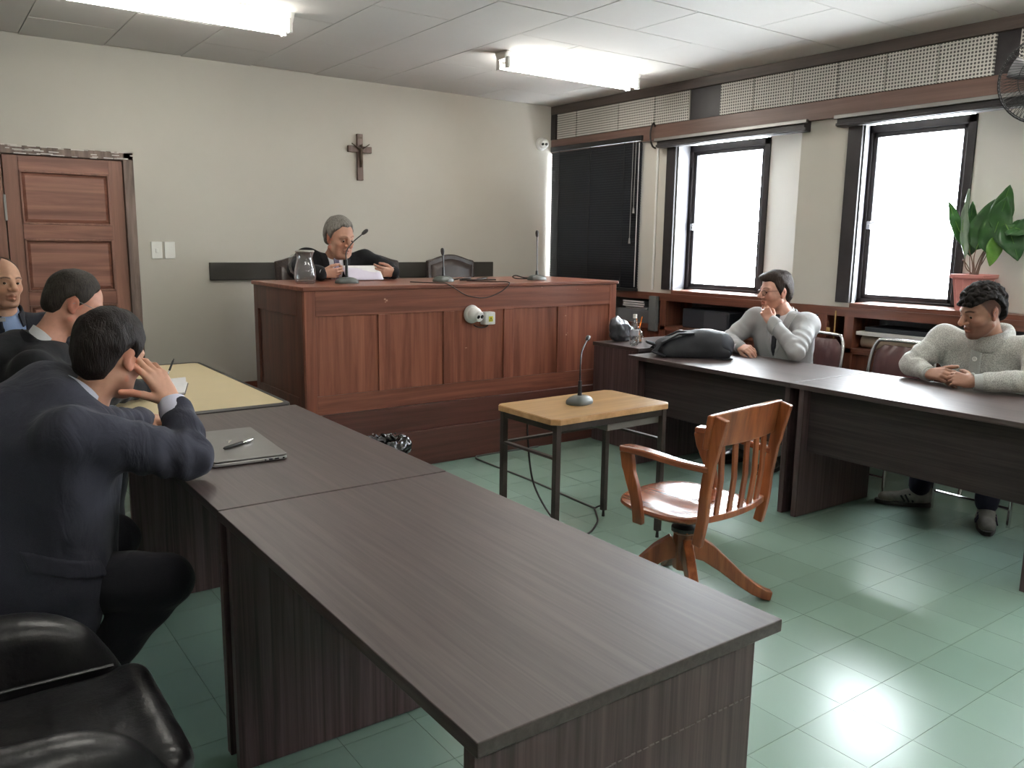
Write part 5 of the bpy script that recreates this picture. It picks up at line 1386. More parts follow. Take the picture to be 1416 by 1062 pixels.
def sleeves(T, J, rs=(0.066, 0.055, 0.053, 0.041), wr=0.004, k=0.03, trim=(0.0, 0.0)):
    for q, tr in zip('LR', trim):
        a, b, c = arr(*J['sh' + q]), arr(*J['el' + q]), arr(*J['wr' + q]); c = c - (c - b)*tr
        T.cone(a, a*0.45 + b*0.55, rs[0], (rs[0] + rs[1])*0.5, k, wr=(wr*0.5, 55, 0.3)); T.cone(a*0.45 + b*0.55, b, (rs[0] + rs[1])*0.5, rs[1], 0.008, wr=(wr, 85, 1.0))
        T.cone(b, b*0.55 + c*0.45, rs[2], (rs[2] + rs[3])*0.5, 0.012, wr=(wr, 85, 0.6)); T.cone(b*0.55 + c*0.45, c, (rs[2] + rs[3])*0.5, rs[3], 0.006, wr=(wr*0.5, 60, 0.6))
def collar(parent, name, m_, nb, f, up, r0, r1, h0, h1, gap=0.35, th=0.004, back_up=0.012, n=28, drop=0.03):
    """standing/folded collar strip round the neck, open at the front by gap radians each side"""
    Fm = frame(f, up); nb = arr(*nb); rings = []
    for i in range(n + 1):
        a = gap + (2*PI - 2*gap)*i/n; s_, c_ = math.sin(a), math.cos(a); bk = (1 - c_)/2; dr = -drop*(1 - bk)**2
        e = arr(s_, c_, 0)
        P0 = Fm @ (e*r0 + arr(0, 0, h0 + back_up*bk + dr)); P1 = Fm @ (e*r1 + arr(0, 0, h1 + back_up*bk + dr)); ou = Fm @ e*th
        rings.append([nb + P0, nb + P1, nb + P1 + ou, nb + P0 + ou])
    return G().loft(rings).build(name, m_, parent, smooth=True, cap=50)
def vmask(nb, f, u, w, L, d0=0.0, w_in=None, side=0):
    """wedge at the front of the chest: half-width w at the neck closing to a point L below"""
    nb, f, u = arr(*nb), arr(*f), arr(*u); u = u/np.linalg.norm(u); f = f - u*(f @ u); f /= np.linalg.norm(f); s = np.cross(f, u)
    def fn(P):
        q = P - nb; qs, qf, qu = q @ s, q @ f, q @ u
        e = w*(1 + qu/L)
        m = np.maximum(np.maximum(np.abs(qs) - e, d0 - qf), np.maximum(-(qu + L), qu - 0.06))
        if w_in is not None: m = np.maximum(m, (w_in*(1 + qu/L)) - np.abs(qs))
        return m
    return fn
def glasses(parent, c, R, s, frame_m, r=0.019, yy=0.103, zz=0.008):
    c, R = np.array(c), np.array(R); X = lambda x, y, z: c + R @ arr(x, y, z)*s
    g = G()
    for x in (-1, 1):
        ring = [X(x*0.033 + r*1.25*math.cos(a), yy - 0.010*abs(math.cos(a)*0.5 + 0.5*1)*(1 if math.cos(a)*x > 0 else 0), zz + r*0.85*math.sin(a)) for a in [2*PI*k/24 for k in range(25)]]
        g.tube(ring, 0.0014*s, 6)
        g.tube([X(x*0.056, yy - 0.007, zz + 0.006), X(x*0.074, 0.065, zz + 0.010), X(x*0.081, 0.0, zz + 0.012), X(x*0.080, -0.014, zz - 0.004)], 0.0015*s, 6)
    g.tube([X(-0.010, yy + 0.002, zz + 0.006), X(0, yy + 0.006, zz + 0.009), X(0.010, yy + 0.002, zz + 0.006)], 0.0014*s, 6)
    o = g.build('glasses', frame_m, parent, smooth=True)
    for x in (-1, 1): G().loft([[X(x*0.033 + r*1.22*math.cos(a), yy - 0.002, zz + r*0.82*math.sin(a)) for a in [2*PI*k/20 for k in range(20)]], [X(x*0.033 + r*1.22*math.cos(a), yy - 0.0035, zz + r*0.82*math.sin(a)) for a in [2*PI*k/20 for k in range(20)]]]).build('lens', M['pane'], o)
    return o
def shoe(parent, heel, toe, m_upper, m_sole, z0=0.0, w=0.047, stripes=None, laces=None):
    h, t_ = arr(*heel, 0), arr(*toe, 0); d = (t_ - h); L = np.linalg.norm(d); d /= L; s_ = arr(-d[1], d[0], 0)
    Fm = np.stack([s_, d, arr(0, 0, 1)], 1); c = h + arr(0, 0, z0)
    U = SDF()
    U.cone(c + d*0.05 + arr(0, 0, 0.055), c + d*0.12 + arr(0, 0, 0.050), 0.040, 0.042, 0.03)
    U.cone(c + d*0.12 + arr(0, 0, 0.050), c + d*(L - 0.055) + arr(0, 0, 0.036), 0.046, 0.040, 0.03, flat=((0, 0, 1), 0.75))
    U.cone(c + d*0.055 + arr(0, 0, 0.06), c + d*0.06 + arr(0, 0, 0.10), 0.040, 0.043, 0.02)
    U.field(0.005).cut(lambda P: z0 + 0.018 - P[:, 2]).build('shoe', m_upper, parent, 2)
    sh = [o for o in parent.children if o.name.startswith('shoe')][-1]
    out = []
    for k in range(28):
        a = 2*PI*k/28; y = (L/2)*(1 - math.cos(a)) ; ww = w*(0.86 + 0.14*math.sin(PI*min(1, y/L*1.1)))*abs(math.sin(a))**0.6*math.copysign(1, math.sin(a))
        out.append((ww, y))
    G().prism(out, lambda u, v, z: tuple(c + s_*u + d*v + arr(0, 0, z)), 0.0, 0.024).build('sole', m_sole, parent, 0.003)
    if stripes:
        for sd in (-1, 1):
            for k in range(3):
                y = 0.115 + 0.022*k
                G().beam(c + d*(y + 0.022) + s_*sd*0.041 + arr(0, 0, 0.076 - 0.006*k), c + d*y + s_*sd*0.051 + arr(0, 0, 0.030), 0.010, 0.006, tuple(s_)).build('stripe', stripes, parent)
    if laces:
        for k in range(4): G().tube([c + d*(0.125 + 0.018*k) + s_*q*0.024 + arr(0, 0, 0.089 - 0.008*k - 0.010*abs(q)) for q in (-1, 0, 1)], 0.0035, 6).build('lace', laces, parent)
def trousers(parent, m_, J, hips, knees, ankles, r=(0.088, 0.068, 0.050), h=0.008, wr=0.004, name='trousers', cut=None):
    T = SDF()
    p = arr(*J['pelvis'])
    for hp, k_, a in zip(hips, knees, ankles):
        T.cone(p - arr(0, 0, 0.02), hp, 0.12, 0.10, 0.04); T.cone(hp, k_, r[0], r[1], 0.04, wr=(wr, 50, 0.2)); T.cone(k_, a, r[1]*0.95, r[2], 0.02, wr=(wr, 50, 1.2))
    F = T.field(h)
    if cut: F = F.cut(cut)
    return F.build(name, m_, parent, 2)

# cloths
C_navy = cloth('navy_suit', (0.030, 0.031, 0.044), (0.044, 0.045, 0.062), folds=0.8)
C_navy_leg = cloth('navy_trousers', (0.013, 0.013, 0.017), (0.020, 0.020, 0.025), folds=0.5)
C_black = cloth('black_suit', (0.010, 0.010, 0.012), (0.017, 0.017, 0.019), folds=0.4)
C_dark = cloth('dark_jacket', (0.013, 0.014, 0.020), (0.020, 0.021, 0.028), folds=0.4)
C_grey = cloth('grey_suit', (0.34, 0.345, 0.35), (0.42, 0.425, 0.43), folds=0.45, fscale=11)
C_greyleg = cloth('grey_trousers', (0.20, 0.205, 0.21), (0.25, 0.255, 0.26))
C_white = cloth('white_shirt', (0.74, 0.74, 0.78), (0.80, 0.80, 0.83), folds=0.2, sheen=0.1)
C_lilac = cloth('lilac_shirt', (0.60, 0.61, 0.74), (0.66, 0.67, 0.79), folds=0.2, sheen=0.1)
C_blue = cloth('blue_shirt', (0.20, 0.27, 0.44), (0.25, 0.33, 0.50), folds=0.3)
C_knit = cloth('grey_knit', (0.30, 0.305, 0.285), (0.58, 0.585, 0.555), weave=210, folds=0.5, fscale=10, sheen=0.4)
C_rib = cloth('grey_rib', (0.40, 0.42, 0.41), (0.50, 0.52, 0.505), weave=320)
C_jean = cloth('dark_jeans', (0.022, 0.022, 0.045), (0.040, 0.040, 0.065))
C_tie = mottled('dark_tie', (0.020, 0.020, 0.028), (0.035, 0.035, 0.045), 60, 0.5)
C_tie2 = mottled('lilac_tie', (0.22, 0.20, 0.32), (0.36, 0.34, 0.46), 90, 0.5)
SHOE_B = mat('black_shoe', (0.012, 0.012, 0.012), 0.3)
SHOE_G = mottled('grey_suede', (0.17, 0.165, 0.15), (0.25, 0.24, 0.22), 30, 0.8)
SOLE_D = mat('dark_sole', (0.03, 0.028, 0.026), 0.6)
Z3 = (0.15, 0.25, 0.2)

# --- 1. near man in the navy suit, seen from behind, head resting on his hand
J = dict(head=(0.456, 2.668, 1.096), neck=(0.368, 2.650, 0.955), chest=(0.235, 2.635, 0.80), pelvis=(0.115, 2.635, 0.51),
         shR=(0.300, 2.435, 0.925), elR=(0.620, 2.465, 0.813), wrR=(0.604, 2.600, 0.960),
         shL=(0.285, 2.850, 0.955), elL=(0.50, 3.02, 0.813), wrL=(0.655, 3.215, 0.786))
R1 = frame((0.74, 0.62, -0.30), (0.22, 0.10, 1)); s1 = 1.0
def hands1(B):
    hand_sdf(B, J['wrR'], (-0.42, 0.16, 0.90), (-0.45, 0.88, -0.1), (-0.85, -0.5, 0.1), [(0.25, 0.5, 0.3), (0.3, 0.55, 0.3), (0.4, 0.7, 0.4), (0.5, 0.7, 0.4)], [(0.75, 0.75, 0.15), (0.75, 0.75, 0.30), (0.85, 0.60, 0.4)], 1.06)
    hand_sdf(B, J['wrL'], (0.80, -0.52, -0.05), (0.1, 0.1, -1), (-0.5, -0.8, 0.1), [(0.3, 0.5, 0.4)]*4, [(0.7, 0.8, 0.2), (0.4, 0.9, 0.2), (0.2, 1, 0.3)])
skin1 = skin_mat('skin_tan', (0.50, 0.27, 0.185))
P1 = body_base('man in a navy suit seen from behind, head resting on his right hand', (0.2, 2.63, 0.0), J, head_sdf(), hands1, skin1, head_paint(J['head'], R1, s1), 0.0032, R1, s1)
TAB1 = [(0, 0.080), (45, 0.065), (62, 0.035), (78, -0.012), (86, 0.0), (95, 0.036), (112, 0.012), (124, -0.035), (140, -0.072), (180, -0.084)]
hair_field(J['head'], R1, s1, TAB1, 0.016, wob=(0.0026, 75), top=0.012, back=0.010).build('hair', hair_mat('hair_black', (0.005, 0.003, 0.003), (0.018, 0.011, 0.009)), P1, 1)
eyes(P1, J['head'], R1, s1)
f1 = (0.95, 0.15, 0)
T = torso_sdf(J, f1, 1.12, 0.78); sleeves(T, J, (0.078, 0.062, 0.060, 0.047), 0.005, trim=(0.10, 0.18))
T.cone((0.19, 2.66, 0.93), (0.29, 2.72, 1.005), 0.11, 0.085, 0.06); T.cone((0.29, 2.72, 0.99), (0.30, 2.62, 0.985), 0.085, 0.075, 0.05)
T.cone((0.14, 2.63, 0.52), (0.15, 2.60, 0.40), 0.21, 0.21, 0.06, flat=((0.95, 0.15, 0), 0.95))
T.cone((0.29, 2.60, 0.82), (0.25, 2.58, 0.52), 0.17, 0.17, 0.06)
T.cone((0.24, 2.46, 0.50), (0.27, 2.44, 0.41), 0.09, 0.08, 0.05); T.cone((0.30, 2.47, 0.78), (0.28, 2.45, 0.52), 0.085, 0.085, 0.06)
FT = T.field(0.007).wobble(0.004, 17, 0.4, (1, 1, 0.6)).wobble(0.0022, 42, 1.9, (1, 0.5, 0.9)); FT.build('jacket', C_navy, P1, 2)
collar(P1, 'jacket_collar', C_navy, arr(*J['neck']) - arr(0.022, 0, 0.004), (0.90, 0.2, -0.45), (0.45, 0.05, 1), 0.090, 0.070, -0.016, 0.040, 0.75, 0.008, 0.024, drop=0.06)
collar(P1, 'shirt_collar', C_lilac, arr(*J['neck']) - arr(0.002, 0, -0.024), (0.90, 0.2, -0.45), (0.45, 0.05, 1), 0.068, 0.060, -0.014, 0.042, 0.4, 0.004, 0.016, drop=0.05)
def cuff(parent, a, b, r0, r1, m_, name='shirt_cuff'):
    a, b = Vector(a), Vector(b); d = (b - a).normalized()
    return G().lathe(a, [(r0, 0.0), (r1, (b - a).length), (r1 - 0.005, (b - a).length), (r0 - 0.005, 0.0), (r0, 0.0)], 24, d).build(name, m_, parent, smooth=True, cap=60)
wl = lambda a, b, t_: tuple(arr(*a)*(1 - t_) + arr(*b)*t_)
cuff(P1, wl(J['elR'], J['wrR'], 0.74), wl(J['elR'], J['wrR'], 1.0), 0.046, 0.041, C_lilac)
cuff(P1, wl(J['elL'], J['wrL'], 0.82), wl(J['elL'], J['wrL'], 0.93), 0.040, 0.038, C_lilac)
wt = cuff(P1, wl(J['elL'], J['wrL'], 0.93), wl(J['elL'], J['wrL'], 1.02), 0.033, 0.032, M['silver'], 'wristwatch')
for k in range(9):
    q = Vector(wl(J['elL'], J['wrL'], 0.975)); d_ = (Vector(J['wrL']) - Vector(J['elL'])).normalized(); e = d_.cross(Vector((0, 0, 1))).normalized(); u_ = e.cross(d_)
    a = -0.9 + k*0.42; p = q + (e*math.cos(a) + u_*math.sin(a))*0.0335
    G().beam(p - d_*0.009, p + d_*0.009, 0.011, 0.004, tuple(e*math.cos(a) + u_*math.sin(a))).build('watch_link', M['silver'] if k % 2 else M['steel'], wt, 0.001)
# hip pocket flap following the cloth
FT.cut(lambda P: np.maximum(np.maximum(np.abs((P[:, 0] - 0.275) + 0.35*(P[:, 2] - 0.545)) - 0.085, np.abs(P[:, 2] - 0.575 + 0.30*(P[:, 0] - 0.275)) - 0.026), P[:, 1] - 2.48), 0.006).build('pocket_flap', C_navy, P1, 1)
trousers(P1, C_navy_leg, J, [(0.20, 2.52, 0.50), (0.20, 2.74, 0.50)], [(0.515, 2.425, 0.465), (0.455, 2.83, 0.48)], [(0.245, 2.52, 0.11), (0.24, 2.88, 0.11)], (0.098, 0.080, 0.060), wr=0.003)
shoe(P1, (0.18, 2.53), (0.45, 2.53), SHOE_B, SOLE_D); shoe(P1, (0.17, 2.88), (0.44, 2.89), SHOE_B, SOLE_D)
plain_chair('dark office chair under the man in the navy suit', 0.13, 2.64, -PI/2 + 0.1, 0.40)

# --- 2. man with glasses writing at the beige table
J = dict(head=(0.515, 3.725, 1.178), neck=(0.405, 3.725, 1.035), chest=(0.27, 3.72, 0.84), pelvis=(0.13, 3.72, 0.52),
         shR=(0.335, 3.515, 0.955), elR=(0.575, 3.655, 0.816), wrR=(0.795, 3.885, 0.792), shL=(0.325, 3.93, 0.965), elL=(0.52, 4.12, 0.816), wrL=(0.74, 4.12, 0.79))
R2 = frame((0.88, -0.06, -0.46), (0.5, 0, 1)); s2 = 1.03
def hands2(B):
    hand_sdf(B, J['wrR'], (0.62, 0.62, 0.05), (-0.45, 0.45, -0.75), (-0.3, 0.35, 0.8), [(0.75, 0.8, 0.5), (0.8, 0.9, 0.5), (0.9, 1.0, 0.6), (0.9, 1.0, 0.6)], [(0.6, 0.8, 0.4), (0.3, 0.9, 0.5), (0.1, 0.9, 0.5)], 0.98)
    hand_sdf(B, J['wrL'], (0.95, -0.1, -0.1), (0, 0, -1), (0.1, -1, 0), [(0.3, 0.4, 0.3)]*4, [(0.7, 0.8, 0.2), (0.4, 0.9, 0.2), (0.2, 1, 0.3)])
skin2 = skin_mat('skin_ruddy', (0.52, 0.265, 0.19))
P2 = body_base('man with thin glasses in a black suit writing with his head bowed', (0.2, 3.72, 0.0), J, head_sdf(1.05), hands2, skin2, head_paint(J['head'], R2, s2, brow=(0.4, 0.34, 0.3)), 0.0035, R2, s2)
TAB2 = [(0, 0.118), (22, 0.105), (38, 0.082), (52, 0.066), (60, 0.030), (74, 0.000), (84, 0.004), (95, 0.036), (112, 0.012), (124, -0.035), (140, -0.058), (180, -0.064)]
hair_field(J['head'], R2, s2, TAB2, 0.012, top=0.004).build('hair', hair_mat('hair_dark_brown', (0.014, 0.011, 0.009), (0.060, 0.048, 0.040)), P2, 1)
eyes(P2, J['head'], R2, s2, (0, 0.9, -0.4)); glasses(P2, J['head'], R2, s2, M['dull_steel'])
f2 = (0.98, -0.02, 0)
T = torso_sdf(J, f2, 1.1, 0.78); sleeves(T, J, (0.074, 0.060, 0.056, 0.044), 0.004, trim=(0.1, 0.08))
T.cone((0.22, 3.70, 0.97), (0.31, 3.74, 1.015), 0.09, 0.075, 0.06)
FT = T.field(0.008).wobble(0.003, 17, 1.4).wobble(0.002, 44, 0.9); FT.build('jacket', C_black, P2, 2)
collar(P2, 'jacket_collar', C_black, arr(*J['neck']) - arr(0.035, 0, 0.025), (0.88, 0, -0.45), (0.45, 0, 1), 0.088, 0.068, -0.012, 0.036, 0.75, 0.008, 0.018, drop=0.07)
collar(P2, 'shirt_collar', C_white, arr(*J['neck']) - arr(0.006, 0, 0.006), (0.88, 0, -0.45), (0.45, 0, 1), 0.070, 0.060, -0.014, 0.040, 0.35, 0.004, 0.014, drop=0.045)
cuff(P2, wl(J['elR'], J['wrR'], 0.90), wl(J['elR'], J['wrR'], 1.0), 0.038, 0.036, C_white)
trousers(P2, C_black, J, [(0.22, 3.61, 0.50), (0.22, 3.83, 0.50)], [(0.58, 3.60, 0.52), (0.58, 3.86, 0.52)], [(0.54, 3.60, 0.10), (0.54, 3.86, 0.10)], (0.092, 0.076, 0.055), 0.01)
shoe(P2, (0.48, 3.60), (0.76, 3.60), SHOE_B, SOLE_D); shoe(P2, (0.48, 3.86), (0.76, 3.87), SHOE_B, SOLE_D)
plain_chair('dark office chair under the man writing with glasses', 0.14, 3.72, -PI/2, 0.40)
pen('black ballpoint in the hand of the man with glasses', (0.884, 3.975, 0.757), (0.955, 4.015, 0.895), False, M['chrome'], M['black_plastic'], 0.004)

# --- 3. balding man at the left edge
J = dict(head=(0.350, 4.745, 1.220), neck=(0.345, 4.80, 1.070), chest=(0.33, 4.84, 0.84), pelvis=(0.33, 4.92, 0.52),
         shR=(0.135, 4.79, 0.985), elR=(0.08, 4.62, 0.74), wrR=(0.25, 4.48, 0.68), shL=(0.545, 4.86, 0.985), elL=(0.60, 4.66, 0.83), wrL=(0.44, 4.48, 0.70))
R3 = frame((0.38, -0.92, -0.06), (0.05, 0.0, 1)); s3 = 1.0
def hands3(B):
    for q, t_ in (('R', (0.3, -0.8, 0.3)), ('L', (-0.3, -0.8, 0.3))):
        hand_sdf(B, J['wr' + q], (0.8 if q == 'R' else -0.8, -0.5, -0.1), (0, 0.3, -1), t_, [(0.4, 0.5, 0.4)]*4, [(0.7, 0.8, 0.2), (0.4, 0.9, 0.2), (0.2, 1, 0.3)])
skin3 = skin_mat('skin_olive', (0.47, 0.27, 0.18))
TAB3 = [(0, 0.16), (30, 0.115), (50, 0.075), (68, 0.040), (80, 0.005), (95, 0.03), (115, 0.0), (130, -0.04), (180, -0.055)]
P3 = body_base('balding man in a dark open jacket and blue shirt at the left edge', (0.33, 4.88, 0.0), J, head_sdf(1.1, 1.04), hands3, skin3,
               head_paint(J['head'], R3, s3, stub=(0.66, 0.62, 0.62), buzz=(0.42, 0.38, 0.38), buzz_table=TAB3, brow=(0.16, 0.12, 0.10)), 0.0035, R3, s3)
eyes(P3, J['head'], R3, s3, (0.35, 1, 0))
hair_field(J['head'], R3, s3, [(a, z + 0.004) for a, z in TAB3], 0.003, wob=None, cutk=0.004, taper=0.01).build('hair', hair_mat('hair_buzzed', (0.060, 0.042, 0.034), (0.12, 0.085, 0.066), 0.8), P3, 1)
f3 = (0.12, -0.99, 0)
T = torso_sdf(J, f3, 1.0, 0.72); TS_ = T.field(0.008)
um = (0.0, -0.05, 1)
TS_.cut(vmask(J['neck'], f3, um, 0.115, 0.75, 0.0), -0.004).build('shirt', C_blue, P3, 1)
T2 = torso_sdf(J, f3, 1.04, 0.74, shr=0.07); sleeves(T2, J, (0.074, 0.060, 0.056, 0.044), 0.004)
F2 = T2.field(0.008); vm = vmask(arr(*J['neck']) + arr(0.035, 0, 0), f3, um, 0.052, 1.2, 0.0)
F2.cut(lambda P: -vm(P)).wobble(0.003, 16, 2.0).build('jacket', C_dark, P3, 1)
collar(P3, 'shirt_collar', C_blue, J['neck'], f3, (0, -0.2, 1), 0.078, 0.064, -0.020, 0.030, 0.30, 0.004, 0.014, drop=0.045)
collar(P3, 'jacket_collar', C_dark, J['neck'], f3, (0, -0.2, 1), 0.098, 0.080, -0.03, 0.034, 0.72, 0.007, 0.016, drop=0.05)
G().box(0.300, 4.675, 1.040, 0.345, 4.682, 1.060).build('name_patch', mat('grey_patch', (0.30, 0.30, 0.30), 0.7), P3, 0.002)
trousers(P3, C_dark, J, [(0.24, 4.86, 0.50), (0.43, 4.86, 0.50)], [(0.22, 4.45, 0.52), (0.45, 4.45, 0.52)], [(0.22, 4.48, 0.10), (0.45, 4.48, 0.10)], h=0.01)
shoe(P3, (0.22, 4.54), (0.21, 4.26), SHOE_B, SOLE_D); shoe(P3, (0.45, 4.54), (0.46, 4.26), SHOE_B, SOLE_D)
plain_chair('dark office chair under the balding man', 0.33, 4.92, PI, 0.40)

# --- 4. the judge reading
J = dict(head=(2.440, 5.445, 1.466), neck=(2.440, 5.560, 1.325), chest=(2.48, 5.69, 1.10), pelvis=(2.50, 5.84, 0.80),
         shR=(2.255, 5.585, 1.310), elR=(2.125, 5.44, 1.252), wrR=(2.235, 5.265, 1.230), shL=(2.690, 5.575, 1.300), elL=(2.815, 5.46, 1.252), wrL=(2.775, 5.275, 1.230))
R4 = frame((0.22, -0.92, -0.27), (0.0, -0.15, 1)); s4 = 1.12
def hands4(B):
    hand_sdf(B, J['wrR'], (0.93, -0.12, 0.02), (0.0, 0.95, 0.25), (0.1, 0.2, 0.95), [(0.35, 0.9, 0.6), (0.45, 1.0, 0.6), (0.55, 1.0, 0.6), (0.6, 1.0, 0.6)], [(0.5, 0.9, 0.1), (0.2, 1.0, 0.2), (0.0, 1.0, 0.3)], 1.0)
    hand_sdf(B, J['wrL'], (-0.93, -0.10, 0.08), (0.0, 0.95, 0.25), (-0.1, 0.2, 0.95), [(0.35, 0.9, 0.6), (0.45, 1.0, 0.6), (0.55, 1.0, 0.6), (0.6, 1.0, 0.6)], [(0.5, 0.9, 0.1), (0.2, 1.0, 0.2), (0.0, 1.0, 0.3)], 1.0)
skin4 = skin_mat('skin_aged', (0.46, 0.255, 0.18))
H4 = head_sdf(1.25, 1.12, 1.1, 1.15)
for x in (-1, 1):
    H4.cone((x*0.050, 0.052, -0.045), (x*0.044, 0.056, -0.085), 0.014, 0.016, 0.015)              # jowls
    H4.cone((x*0.018, 0.096, -0.030), (x*0.036, 0.078, -0.062), 0.0025, 0.003, 0.004, '-')           # smile lines
    H4.cone((x*0.020, 0.095, -0.004), (x*0.044, 0.082, -0.006), 0.0022, 0.0022, 0.004, '-')          # bags under the eyes
H4.cone((-0.02, 0.035, -0.098), (0.02, 0.035, -0.098), 0.028, 0.028, 0.02)
P4 = body_base('elderly grey-haired judge in a black suit reading papers at the bench', (2.50, 5.80, 0.237), J, H4, hands4, skin4,
               head_paint(J['head'], R4, s4, brow=(0.55, 0.52, 0.50), flush=1.2, lips=(0.92, 0.74, 0.72), moustache=(0.85, 0.82, 0.80)), 0.0035, R4, s4, nk=0.046)
TAB4 = [(0, 0.086), (25, 0.090), (42, 0.070), (60, 0.045), (76, -0.010), (86, -0.004), (95, 0.034), (112, 0.010), (124, -0.035), (140, -0.058), (180, -0.064)]
hair_field(J['head'], R4, s4, TAB4, 0.011, top=0.006).build('hair', hair_mat('hair_grey', (0.085, 0.078, 0.068), (0.30, 0.285, 0.255), 0.5), P4, 1)
eyes(P4, J['head'], R4, s4, (0, 0.9, -0.45))
f4 = (-0.08, -1, 0); u4 = (-0.02, -0.28, 1)
T = torso_sdf(J, f4, 1.08, 0.74); FS = T.field(0.006); FS.cut(vmask(J['neck'], f4, u4, 0.075, 0.40, 0.0), -0.004).build('shirt', C_white, P4, 1)
T2 = torso_sdf(J, f4, 1.12, 0.76, shr=0.078); sleeves(T2, J, (0.082, 0.066, 0.062, 0.047), 0.004, trim=(0.08, 0.08))
F2 = T2.field(0.007).wobble(0.003, 17, 2.0).wobble(0.002, 44, 0.9); vm = vmask(J['neck'], f4, u4, 0.072, 0.42, 0.0)
FJ = F2.cut(lambda P: -vm(P)); FJ.build('jacket', C_black, P4, 1)
F2.cut(vmask(J['neck'], f4, u4, 0.110, 0.42, 0.02, w_in=0.055), 0.006).build('lapel', C_black, P4, 1)
collar(P4, 'shirt_collar', C_white, J['neck'], f4, (0, -0.3, 1), 0.086, 0.066, -0.026, 0.026, 0.22, 0.004, 0.014, drop=0.035)
FS.cut(vmask(arr(*J['neck']) + arr(0, 0, 0.0), f4, u4, 0.020, 3.0, 0.02), 0.008).build('tie', C_tie2, P4, 1)
for q in 'LR': cuff(P4, wl(J['el' + q], J['wr' + q], 0.84), wl(J['el' + q], J['wr' + q], 1.02), 0.044, 0.041, C_white)
trousers(P4, C_black, J, [(2.40, 5.78, 0.80), (2.60, 5.78, 0.80)], [(2.36, 5.60, 0.80), (2.64, 5.60, 0.80)], [(2.36, 5.66, 0.34), (2.64, 5.66, 0.34)], h=0.01)
shoe(P4, (2.36, 5.74), (2.36, 5.54), SHOE_B, SOLE_D, 0.237); shoe(P4, (2.64, 5.74), (2.64, 5.54), SHOE_B, SOLE_D, 0.237)
pp = thing('paper_sheets', 'folded white papers held by the judge', 'papers', (2.51, 5.24, 1.185))
for k, (dy, m_) in enumerate(((0.0, M['paper_lilac']), (0.012, M['paper']))):
    rows = [[(2.385 + 0.27*i/8 + 0.012*k, 5.205 + dy + 0.075*j/5 + 0.012*math.cos(i/8*PI*2)*0.4, 1.188 + (0.082 + 0.012*k)*j/5 - (0.010 if k == 0 else 0)*(i/8)*(j/5)) for i in range(9)] for j in range(6)]
    o = G().loft(rows, closed=False, caps=False).build('sheet', m_, pp, smooth=True)
    o.modifiers.new('thickness', 'SOLIDIFY').thickness = 0.002
# --- 5. man in the grey suit, hand at his mouth
J = dict(head=(4.615, 3.405, 1.150), neck=(4.685, 3.385, 1.005), chest=(4.72, 3.385, 0.82), pelvis=(4.80, 3.38, 0.53),
         shL=(4.690, 3.205, 0.955), elL=(4.430, 3.085, 0.808), wrL=(4.445, 3.300, 0.975), shR=(4.690, 3.600, 0.955), elR=(4.52, 3.700, 0.810), wrR=(4.400, 3.490, 0.788))
R5 = frame((-0.90, 0.36, -0.06), (0, 0, 1)); s5 = 1.03
def hands5(B):
    hand_sdf(B, J['wrL'], (0.05, 0.62, 0.75), (0.72, 0.45, -0.35), (0.45, -0.35, 0.5), [(0.8, 1.1, 0.8), (0.9, 1.2, 0.8), (1.0, 1.2, 0.8), (1.0, 1.2, 0.8)], [(0.5, 0.8, 0.5), (0.2, 0.9, 0.6), (0.0, 0.8, 0.7)], 0.95)
    hand_sdf(B, J['wrR'], (-0.35, -0.92, 0.05), (0.45, -0.15, -0.75), (-0.5, 0.1, 0.7), [(0.45, 0.8, 0.5), (0.55, 0.9, 0.5), (0.65, 0.9, 0.6), (0.7, 0.9, 0.6)], [(0.4, 0.9, 0.3), (0.1, 1.0, 0.4), (0.0, 0.9, 0.6)], 0.98)
skin5 = skin_mat('skin_fair', (0.60, 0.34, 0.26))
P5 = body_base('man with glasses in a light grey suit holding a hand to his mouth', (4.78, 3.38, 0.0), J, head_sdf(1.05), hands5, skin5,
               head_paint(J['head'], R5, s5, brow=(0.35, 0.27, 0.22), stub=(0.66, 0.56, 0.50), lips=(0.85, 0.58, 0.56)), 0.0032, R5, s5)
TAB5 = [(0, 0.074), (30, 0.076), (46, 0.066), (58, 0.030), (70, -0.005), (80, -0.030), (86, 0.0), (95, 0.036), (112, 0.010), (124, -0.035), (140, -0.062), (180, -0.068)]
def quiff(L):
    L.ell((0.022, 0.060, 0.095), (0.052, 0.040, 0.028), 0.03); L.ell((0, -0.01, 0.105), (0.068, 0.085, 0.036), 0.03)
hair_field(J['head'], R5, s5, TAB5, 0.012, top=0.006, extra=quiff).build('hair', hair_mat('hair_brown', (0.014, 0.008, 0.006), (0.055, 0.036, 0.027)), P5, 1)
eyes(P5, J['head'], R5, s5, (-0.1, 1, -0.1)); glasses(P5, J['head'], R5, s5, mat('glasses_red_brown', (0.09, 0.02, 0.02), 0.3))
f5 = (-0.97, -0.08, 0); u5 = (-0.18, 0, 1)
T = torso_sdf(J, f5, 1.0, 0.72); FS = T.field(0.006); FS.cut(vmask(J['neck'], f5, u5, 0.085, 0.36, 0.0), -0.004).build('shirt', C_white, P5, 1)
T2 = torso_sdf(J, f5, 1.05, 0.75, shr=0.072); sleeves(T2, J, (0.074, 0.058, 0.056, 0.044), 0.004, trim=(0.06, 0.06))
F2 = T2.field(0.006).wobble(0.0035, 19, 2.6).wobble(0.0024, 46, 0.3, (1, 0.6, 1)); vm = vmask(J['neck'], f5, u5, 0.070, 0.26, 0.0)
seat_top = lambda P: 0.479 - P[:, 2]
F2.cut(lambda P: np.maximum(-vm(P), seat_top(P))).build('jacket', C_grey, P5, 1)
F2.cut(vmask(J['neck'], f5, u5, 0.125, 0.30, 0.02, w_in=0.064), 0.007).build('lapel', C_grey, P5, 1)
